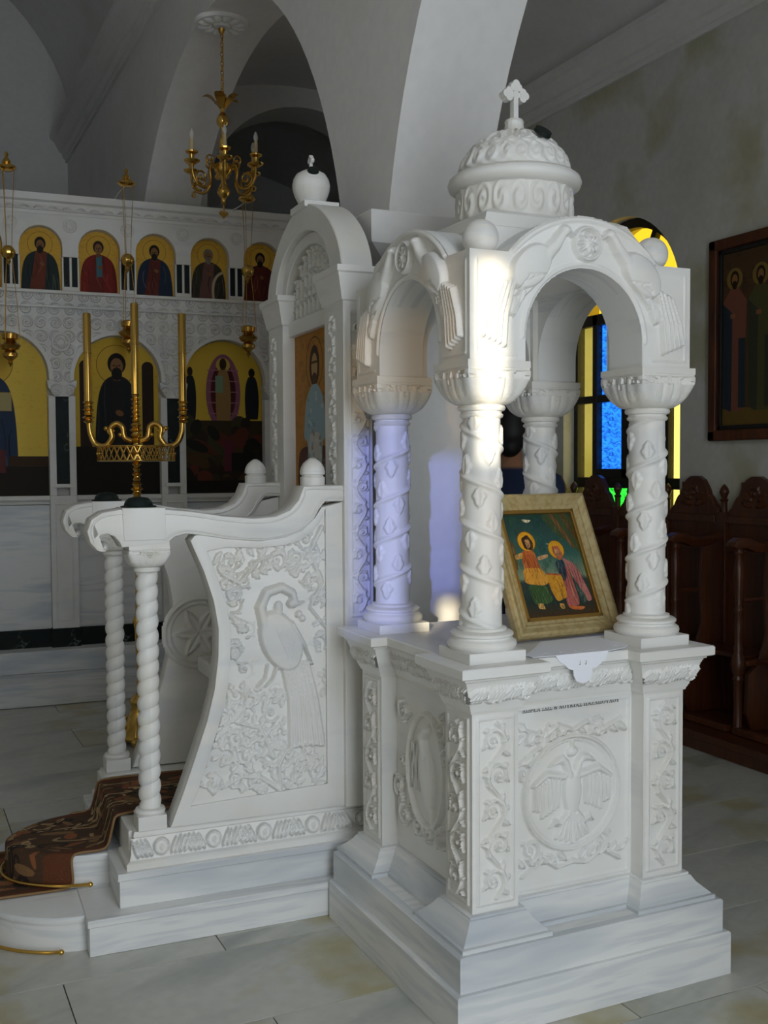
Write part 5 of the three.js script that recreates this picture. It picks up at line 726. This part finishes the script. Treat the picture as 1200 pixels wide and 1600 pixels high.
{
  const X = 0.5, Z = -3.66, soff = 1.977 + Math.sqrt(2.075 ** 2 - (3.66 - 3.635) ** 2);
  const R = thing('ceiling_rosette', 'round white plaster rosette on the arch soffit above the chandelier', 'rosette', [X, soff, Z]);
  const petals = []; for (let k = 0; k < 12; k++) petals.push(new THREE.SphereGeometry(0.034, 12, 8).scale(0.8, 0.6, 1.3).translate(0, -0.018, 0.1).rotateY(k * TAU / 12));
  part(R, 'plate', lathe([[0, -0.03], [0.04, -0.034], [0.05, -0.02], [0.1, -0.012], [0.135, -0.026], [0.15, -0.024], [0.155, 0.0], [0, 0.01]], 48), M.plaster); part(R, 'petals', merge(petals), M.plaster);
  const C = thing('chandelier', 'small brass chandelier with curled arms and candle bulbs hanging before the icon screen', 'chandelier', [X, 0, Z]);
  part(C, 'hook', lathe([[0, soff - 0.035], [0.02, soff - 0.04], [0.014, soff - 0.06], [0.004, soff - 0.075], [0, soff - 0.08]], 16), M.oldBrass);
  const ch = []; for (let k = 0, y = soff - 0.08; y > 3.64; k++, y -= 0.026) { const g = new THREE.TorusGeometry(0.012, 0.0032, 6, 12).scale(0.7, 1.35, 1); if (k & 1) g.rotateY(PI / 2); g.translate(0, y, 0); ch.push(g); } ch.push(new THREE.CylinderGeometry(0.0025, 0.0025, soff - 3.7, 6).translate(0.006, (soff + 3.6) / 2 - 0.02, 0)); part(C, 'chain', merge(ch), M.oldBrass);
  for (let k = 0; k < 5; k++) part(C, 'leaf', grid(8, 8, (u, v) => { const w = 0.03 * Math.sin(PI * Math.min(1, v * 0.9 + 0.08)) * (u - 0.5) * 2, r = 0.015 + 0.1 * v; return [r, 3.56 + 0.07 * Math.sin(v * 2.1), w]; }).rotateY(k * TAU / 5 + 0.4), M.oldBrass);
  M.oldBrass.side = THREE.DoubleSide; M.brass.side = THREE.DoubleSide;
  part(C, 'stem', lathe([[0, 3.65], [0.022, 3.64], [0.03, 3.615], [0.014, 3.59], [0.012, 3.54], [0.02, 3.53], [0.034, 3.505], [0.037, 3.49], [0.034, 3.472], [0.016, 3.455], [0.012, 3.44], [0.013, 3.4], [0.02, 3.39], [0.026, 3.36], [0.018, 3.33], [0.014, 3.3], [0.026, 3.285], [0.014, 3.27], [0.028, 3.25], [0.05, 3.24], [0.053, 3.215], [0.046, 3.195], [0.024, 3.18], [0.014, 3.15], [0.022, 3.125], [0.035, 3.1], [0.038, 3.085], [0.03, 3.065], [0.012, 3.05], [0.008, 3.03], [0.014, 3.02], [0, 3.01]], 28), M.brass);
  part(C, 'cross', crossGeo(0.075, 0.008).rotateX(PI).translate(0, 3.012, 0), M.oldBrass, null, null, 'small hanging brass cross');
  const swirl = (cx, cy, r, a0, d, t) => Array.from({ length: 26 }, (_, i) => { const f = i / 25, a = a0 + d * f * t * TAU, q = r * (1 - 0.8 * f); return [cx + q * Math.cos(a), cy + q * Math.sin(a), 0]; });
  for (let k = 0; k < 6; k++) {
    const a = k * PI / 3 + 0.28, G2 = part(C, 'arm', merge([tube([[0.04, 3.215, 0], [0.075, 3.235, 0], [0.09, 3.2, 0], [0.085, 3.14, 0], [0.115, 3.095, 0], [0.165, 3.1, 0], [0.2, 3.15, 0], [0.208, 3.215, 0]], 0.008, 40, 8), tube(swirl(0.145, 3.15, 0.042, -1.6, 1, 1.4), 0.006, 30, 6), tube(swirl(0.085, 3.26, 0.03, -1.2, 1, 1.2), 0.005, 26, 6), tube(swirl(0.19, 3.085, 0.02, 2.2, -1, 1.1), 0.005, 20, 6)]).rotateY(a), M.oldBrass);
    part(G2, 'drip_pan', lathe([[0, 3.212], [0.02, 3.21], [0.042, 3.222], [0.046, 3.23], [0.02, 3.226], [0.012, 3.24], [0.016, 3.262], [0.034, 3.272], [0.036, 3.28], [0.012, 3.282], [0, 3.282]], 24).translate(0.208, 0, 0).rotateY(a), M.brass);
    part(G2, 'candle', lathe([[0.0105, 3.28], [0.0105, 3.352], [0, 3.353]], 16).translate(0.208, 0, 0).rotateY(a), M.candle); part(G2, 'bulb', lathe([[0.006, 3.352], [0.013, 3.368], [0.013, 3.38], [0.006, 3.402], [0, 3.41]], 16).translate(0.208, 0, 0).rotateY(a), M.bulb, null, null, 'unlit flame bulb');
  }
}
[[-0.25, 3.374, 2.846, 2.25, 'hanging brass oil lamp before the icon of the saint with the book'], [0.485, 3.344, 2.845, 2.36, 'hanging brass oil lamp before the icon of the black robed saint'], [1.29, 3.315, 2.826, 2.36, 'hanging brass oil lamp nearest the throne back']].forEach(([x, yt, yb, yl, lb]) => {
  const p = screenPt(x, 0, 0.28), L = thing('oil_lamp', lb, 'oil lamp', p, -TI, 'brass lamps hanging before the icon screen');
  part(L, 'bracket', tube([[-0.05, 3.285, -0.25], [-0.03, yt - 0.03, -0.1], [0, yt - 0.01, 0]], 0.004, 16, 6), M.plaster);
  part(L, 'canopy', lathe([[0, yt + 0.1], [0.008, yt + 0.095], [0.014, yt + 0.08], [0.008, yt + 0.068], [0.02, yt + 0.05], [0.03, yt + 0.035], [0.022, yt + 0.02], [0.055, yt + 0.01], [0.06, yt - 0.004], [0.03, yt - 0.02], [0, yt - 0.022]], 28), M.brass);
  const ch = []; for (let k = 0; k < 3; k++) { const a = k * TAU / 3, c = Math.cos(a), s = Math.sin(a); ch.push(tube([[0.045 * c, yt - 0.01, 0.045 * s], [0.03 * c, (yt + yb) / 2, 0.03 * s], [0.02 * c, yb, 0.02 * s]], 0.0022, 20, 5), tube([[0.02 * c, yb, 0.02 * s], [0.045 * c, (yl + yb) / 2, 0.045 * s], [0.06 * c, yl + 0.03, 0.06 * s]], 0.0022, 20, 5)); } part(L, 'chain', merge(ch), M.oldBrass);
  part(L, 'ball', lathe([[0, yb + 0.05], [0.026, yb + 0.042], [0.042, yb + 0.018], [0.044, yb], [0.034, yb - 0.024], [0.012, yb - 0.038], [0.016, yb - 0.052], [0.007, yb - 0.066], [0, yb - 0.08]], 28), M.brass);
  part(L, 'lamp_bowl', lathe([[0, yl + 0.1], [0.03, yl + 0.1], [0.05, yl + 0.09], [0.048, yl + 0.06], [0.03, yl + 0.05], [0.045, yl + 0.035], [0.066, yl + 0.02], [0.05, yl - 0.005], [0.03, yl - 0.012], [0.046, yl - 0.03], [0.044, yl - 0.05], [0.02, yl - 0.07], [0.01, yl - 0.08], [0.016, yl - 0.09], [0.004, yl - 0.11], [0, yl - 0.12]], 28), M.oldBrass);
});

// ---------------------------------------------------------------- choir stalls, wall picture, person
{
  const plat = thing('stall_platform', 'low brown wooden platform under the choir stalls', 'platform', [2.5, 0, -2.2]);
  part(plat, 'board', bx(0, 0.549, 0.06, 0.1, -2.3, 1.2, 0.006), M.wood); part(plat, 'riser', bx(0.01, 0.05, 0, 0.06, -2.3, 1.2, 0.003), M.wood);
  const P = 0.485;
  const back = [[-0.2, 0], [0.2, 0], [0.2, 1.125], [0.195, 1.13], [0.175, 1.145], [0.155, 1.18], [0.14, 1.2], [0.12, 1.215], [0.105, 1.25], [0.07, 1.3], [0.03, 1.32], [-0.03, 1.32], [-0.07, 1.3], [-0.105, 1.25], [-0.12, 1.215], [-0.14, 1.2], [-0.155, 1.18], [-0.175, 1.145], [-0.195, 1.13], [-0.2, 1.125]];
  const bgeo = new THREE.ExtrudeGeometry(shp(back), { depth: 0.03, bevelEnabled: true, bevelSize: 0.004, bevelThickness: 0.004, bevelSegments: 1 }); bgeo.applyMatrix4(zBasis); const bg = buv(crease(bgeo.translate(-0.045, 0, 0), 0.4));
  const crest = new Relief(0.2, 0.15, 0.005); crest.spiral(0.1, 0.09, 0.035, 0, 1, 1, 0.006, 0.008); for (const s of [-1, 1]) { crest.leaf(0.1 + s * 0.02, 0.05, PI / 2 - s * 1.1, 0.08, 0.02, 0.008); crest.leaf(0.1 + s * 0.01, 0.02, PI / 2 - s * 1.4, 0.09, 0.016, 0.007); }
  const post = lathe([[0, 0], [0.03, 0], [0.03, 0.02], [0.022, 0.03], [0.022, 0.27], [0.028, 0.28], [0.022, 0.3], [0.03, 0.32], [0.04, 0.36], [0.03, 0.4], [0.022, 0.42], [0.026, 0.44], [0.018, 0.46], [0.02, 0.5], [0.024, 0.56], [0.017, 0.62], [0.024, 0.64], [0.017, 0.66], [0.018, 0.7], [0.027, 0.8], [0.023, 0.87], [0.016, 0.92], [0.024, 0.935], [0.018, 0.95], [0.024, 0.97], [0, 0.97]], 20);
  const armS = shp([[0.02, 1.03], [0.1, 1.01], [0.2, 0.985], [0.28, 0.985], [0.34, 1.01], [0.4, 1.015], [0.44, 0.995], [0.452, 0.972], [0.43, 0.955], [0.4, 0.965], [0.36, 0.96], [0.3, 0.935], [0.2, 0.935], [0.1, 0.96], [0.02, 0.97]]);
  const ag = ext(armS, 0.07, 0.006, 10, 0.5); ag.translate(0, 0, -0.035); ag.rotateY(PI);
  const divS = shp([[0.02, 0], [0.3, 0], [0.34, 0.1], [0.33, 0.3], [0.25, 0.36], [0.2, 0.5], [0.22, 0.7], [0.2, 0.95], [0.02, 0.97]]), dg = ext(divS, 0.025, 0.003, 8, 0.5); dg.translate(0, 0, -0.0125); dg.rotateY(PI);
  const knob = lathe([[0.018, 1.1], [0.018, 1.18], [0.026, 1.19], [0.014, 1.2], [0.022, 1.22], [0.028, 1.235], [0.022, 1.255], [0.008, 1.275], [0, 1.28]], 16);
  const first = thing('choir_stall', 'dark wooden choir stall with shaped crest along the side wall', 'stall', [3.05, 0.1, 0], 0, 'row of choir stalls along the side wall');
  part(first, 'back_panel', bg, M.wood); reliefPart(first, 'crest_carving', crest, [-0.05, 1.14, -0.1], [0, 0, 1], [0, 1, 0], null, M.wood);
  part(first, 'back_rail', merge([bx(-0.075, -0.045, 1.06, 1.1, -0.2, 0.2), bx(-0.07, -0.045, 0.9, 0.93, -0.2, 0.2)]), M.wood);
  for (const s of [-1]) { part(first, 'upright', bx(-0.07, -0.01, 0, 1.12, -P / 2 - 0.038, -P / 2 + 0.038), M.wood); part(first, 'knob', knob, M.wood, [-0.04, 0, -P / 2]); part(first, 'divider', dg, M.wood, [0, 0, -P / 2]); part(first, 'armrest', ag, M.wood, [0, 0, -P / 2]); part(first, 'front_post', post, M.wood, [-0.39, 0, -P / 2]); part(first, 'rail', merge([bx(-0.37, -0.2, 0.345, 0.375, -P / 2 - 0.014, -P / 2 + 0.014), lathe([[0, 0], [0.011, 0], [0.011, 0.15], [0, 0.15]], 10).rotateZ(PI / 2).translate(-0.21, 0.69, -P / 2)]), M.wood); }
  part(first, 'seat', bx(-0.3, -0.06, 0.36, 0.385, -0.19, 0.19, 0.008), M.wood); part(first, 'foot_rail', bx(-0.43, -0.39, 0, 0.035, -P / 2, 0.2), M.wood);
  const zs = []; for (let k = 0; k < 6; k++) zs.push(-1.56 - k * P); const lbl = ['at the end of the row nearest the west door', 'directly below the framed wall picture', 'between the wall picture and the stained window', 'below the bright edge of the stained window', 'under the blue pane of the stained window', 'beyond the stained window']; zs.forEach((z, k) => { const o = k ? first.clone() : first; if (k) { o.name = numbered('choir_stall'); scene.add(o); } o.position.set(3.05, 0.1045, z); o.userData = { ...first.userData, label: 'dark wooden choir stall ' + lbl[k] }; });
}
{
  const W = thing('wall_picture', 'large wooden framed icon of standing haloed saints on the side wall', 'picture', [3.047, 1.63, -2.42], -PI / 2);
  // local x runs along +z after the turn
  const w = 0.94, h = 1.14, f = 0.062, fm = phy({ map: rep(woodTex, 2), color: 0xd2a878, roughness: 0.5 });
  part(W, 'frame', merge([bx(0, w, 0, f, 0, 0.05, 0.01), bx(0, w, h - f, h, 0, 0.05, 0.01), bx(0, f, 0, h, 0, 0.05, 0.01), bx(w - f, w, 0, h, 0, 0.05, 0.01)]), fm);
  part(W, 'slip', merge([bx(f, w - f, f, f + 0.025, 0, 0.03, 0.004), bx(f, w - f, h - f - 0.025, h - f, 0, 0.03, 0.004), bx(f, f + 0.025, f, h - f, 0, 0.03, 0.004), bx(w - f - 0.025, w - f, f, h - f, 0, 0.03, 0.004)]), M.dark);
  const tx = canvasTex(512, 640, (x, Wd, H) => {
    x.fillStyle = '#4e3a22'; x.fillRect(0, 0, Wd, H); for (let i = 0; i < 300; i++) { x.fillStyle = 'rgba(20,12,4,0.12)'; x.fillRect(rnd() * Wd, rnd() * H, rr(6, 40), rr(4, 24)); }
    x.fillStyle = '#6a5424'; x.fillRect(0, H * 0.88, Wd, H * 0.12);
    [[0.14, '#7a4a3a', '#28323a'], [0.38, '#4e4c2c', '#3a3a2c'], [0.62, '#6a3a2a', '#2c2c30'], [0.86, '#3c4a4a', '#503028']].forEach(([c, a, b], i) => { const cx = c * Wd, y = H * 0.17; x.fillStyle = '#80662e'; x.beginPath(); x.arc(cx, y, Wd * 0.075, 0, TAU); x.fill(); x.fillStyle = a; x.beginPath(); x.moveTo(cx - 20, y + 34); x.lineTo(cx - 58, y + 80); x.lineTo(cx - 52, H * 0.6); x.lineTo(cx - 40, H * 0.9); x.lineTo(cx + 40, H * 0.9); x.lineTo(cx + 54, H * 0.6); x.lineTo(cx + 58, y + 80); x.lineTo(cx + 20, y + 34); x.fill(); x.fillStyle = b; x.beginPath(); x.moveTo(cx - 58, y + 80); x.lineTo(cx - 10, y + 120); x.lineTo(cx - 14, H * 0.9); x.lineTo(cx - 52, H * 0.88); x.fill(); x.fillRect(cx + 20, H * 0.5, 34, H * 0.38); x.fillStyle = '#24160c'; x.beginPath(); x.ellipse(cx, y, 21, 28, 0, 0, TAU); x.fill(); x.fillStyle = '#8a6238'; x.beginPath(); x.ellipse(cx, y + 3, 14, 20, 0, 0, TAU); x.fill(); x.fillStyle = '#24160c'; x.beginPath(); x.ellipse(cx, y + 22, 12, 15, 0, 0, TAU); x.fill(); x.fillStyle = '#8a5a3a'; x.fillRect(cx - 20, H * 0.36, 24, 16); });
  });
  paintedPanel(W, 'painting', shp([[0, 0], [w - 2 * f, 0], [w - 2 * f, h - 2 * f], [0, h - 2 * f]]), w - 2 * f, h - 2 * f, 0.015, tx, [f, f, 0]);
}
{
  const P = thing('person', 'person with short black hair in a navy shirt standing behind the shrine', 'person', [1.33, 0, -1.88], 2.55);
  const sd = (p, a, b, ra, rb) => { const ax = a[0], ay = a[1], az = a[2], bx_ = b[0] - ax, by = b[1] - ay, bz = b[2] - az, t = clamp(((p[0] - ax) * bx_ + (p[1] - ay) * by + (p[2] - az) * bz) / (bx_ * bx_ + by * by + bz * bz || 1e-9), 0, 1); return Math.hypot(p[0] - ax - bx_ * t, p[1] - ay - by * t, p[2] - az - bz * t) - lerp(ra, rb, t); };
  const smin = (a, b, k) => { const h = clamp(0.5 + 0.5 * (b - a) / k, 0, 1); return lerp(b, a, h) - k * h * (1 - h); };
  function cubes(res, cx, cy, cz, half, bones, k) {
    const mc = new MarchingCubes(res, new THREE.MeshStandardMaterial(), false, false, 60000); mc.isolation = 0; const hs = res / 2;
    for (let z = 0; z < res; z++) for (let y = 0; y < res; y++) for (let x = 0; x < res; x++) { const p = [cx + (x - hs) / hs * half, cy + (y - hs) / hs * half, cz + (z - hs) / hs * half]; let d = 9; for (const b of bones) d = smin(d, sd(p, b[0], b[1], b[2], b[3]), k); mc.field[x + y * res + z * res * res] = -d; }
    mc.update(); const n = mc.count, g = new THREE.BufferGeometry(); const pos = mc.positionArray.slice(0, n * 3); for (let i = 0; i < n; i++) { pos[i * 3] = cx + pos[i * 3] * half; pos[i * 3 + 1] = cy + pos[i * 3 + 1] * half; pos[i * 3 + 2] = cz + pos[i * 3 + 2] * half; }
    g.setAttribute('position', new THREE.BufferAttribute(pos, 3)); g.setAttribute('normal', new THREE.BufferAttribute(mc.normalArray.slice(0, n * 3), 3)); const m = mergeVertices(g, 1e-5); m.deleteAttribute('normal'); m.computeVertexNormals(); return m;
  }
  // local: +z is forward
  const B = [[[0, 1.0, 0], [0, 1.3, 0], 0.135, 0.15], [[-0.07, 1.02, 0], [0.07, 1.02, 0], 0.13, 0.13], [[-0.15, 1.4, -0.01], [0.15, 1.4, -0.01], 0.072, 0.072], [[-0.1, 1.3, 0.01], [0.1, 1.3, 0.01], 0.11, 0.11], [[0, 1.42, -0.01], [0, 1.55, 0.01], 0.062, 0.055]];
  for (const s of [-1, 1]) B.push([[s * 0.095, 0.95, 0], [s * 0.1, 0.5, 0.01], 0.09, 0.06], [[s * 0.1, 0.5, 0.01], [s * 0.1, 0.1, -0.02], 0.06, 0.042], [[s * 0.1, 0.05, -0.04], [s * 0.115, 0.045, 0.13], 0.045, 0.036], [[s * 0.195, 1.4, -0.01], [s * 0.235, 1.12, -0.02], 0.054, 0.044], [[s * 0.235, 1.12, -0.02], [s * 0.22, 0.88, 0.06], 0.043, 0.03], [[s * 0.22, 0.88, 0.06], [s * 0.215, 0.8, 0.08], 0.032, 0.03]);
  const body = cubes(110, 0, 0.86, 0, 0.92, B, 0.05);
  const head = cubes(56, 0, 1.64, 0.02, 0.17, [[[0, 1.665, 0], [0, 1.64, 0.02], 0.088, 0.08], [[0, 1.6, 0.045], [0, 1.57, 0.06], 0.06, 0.042], [[0, 1.635, 0.1], [0, 1.615, 0.118], 0.012, 0.014], [[-0.084, 1.635, 0], [-0.088, 1.61, 0], 0.016, 0.012], [[0.084, 1.635, 0], [0.088, 1.61, 0], 0.016, 0.012]], 0.02);
  const hands = []; for (const s of [-1, 1]) { const bones = [[[s * 0.215, 0.82, 0.08], [s * 0.213, 0.755, 0.095], 0.03, 0.034]]; for (let k = 0; k < 4; k++) { const z = 0.066 + k * 0.019, l = [0.058, 0.07, 0.074, 0.064][k]; bones.push([[s * 0.213, 0.745, z], [s * 0.208, 0.745 - l * 0.5, z + 0.006], 0.009, 0.0085], [[s * 0.208, 0.745 - l * 0.5, z + 0.006], [s * 0.196, 0.745 - l, z + 0.008], 0.0085, 0.007]); } bones.push([[s * 0.205, 0.79, 0.12], [s * 0.198, 0.755, 0.14], 0.012, 0.01], [[s * 0.198, 0.755, 0.14], [s * 0.194, 0.725, 0.143], 0.01, 0.008]); hands.push(cubes(64, s * 0.21, 0.745, 0.1, 0.11, bones, 0.006)); }
  const all = mergeGeometries([body, head, ...hands].map(g => { g.deleteAttribute('uv'); return g; })), p = all.attributes.position, col = new Float32Array(p.count * 3), c = new THREE.Color();
  for (let i = 0; i < p.count; i++) { const y = p.getY(i), x = Math.abs(p.getX(i)); if (y < 0.1) c.set(0x1a1614); else if (y > 1.49 || (x > 0.16 && y < 0.86)) c.set(0xa87858); else if (y < 0.96 && x < 0.2) c.set(0x23252e); else c.set(0x1c2a4a); col.set([c.r, c.g, c.b], i * 3); }
  all.setAttribute('color', new THREE.BufferAttribute(col, 3)); part(P, 'body', all, std({ vertexColors: true, roughness: 0.85 }));
  const hair = cubes(56, 0, 1.67, -0.01, 0.17, [[[0, 1.685, -0.02], [0, 1.66, -0.03], 0.098, 0.094], [[0, 1.62, -0.045], [0, 1.59, -0.05], 0.07, 0.055], [[-0.05, 1.71, 0.03], [0.05, 1.71, 0.03], 0.055, 0.055], [[-0.075, 1.67, -0.01], [-0.078, 1.63, -0.015], 0.026, 0.02], [[0.075, 1.67, -0.01], [0.078, 1.63, -0.015], 0.026, 0.02]], 0.02); part(P, 'hair', hair, std({ color: 0x0b0908, roughness: 0.55 }));
}

renderer.render(scene, camera);
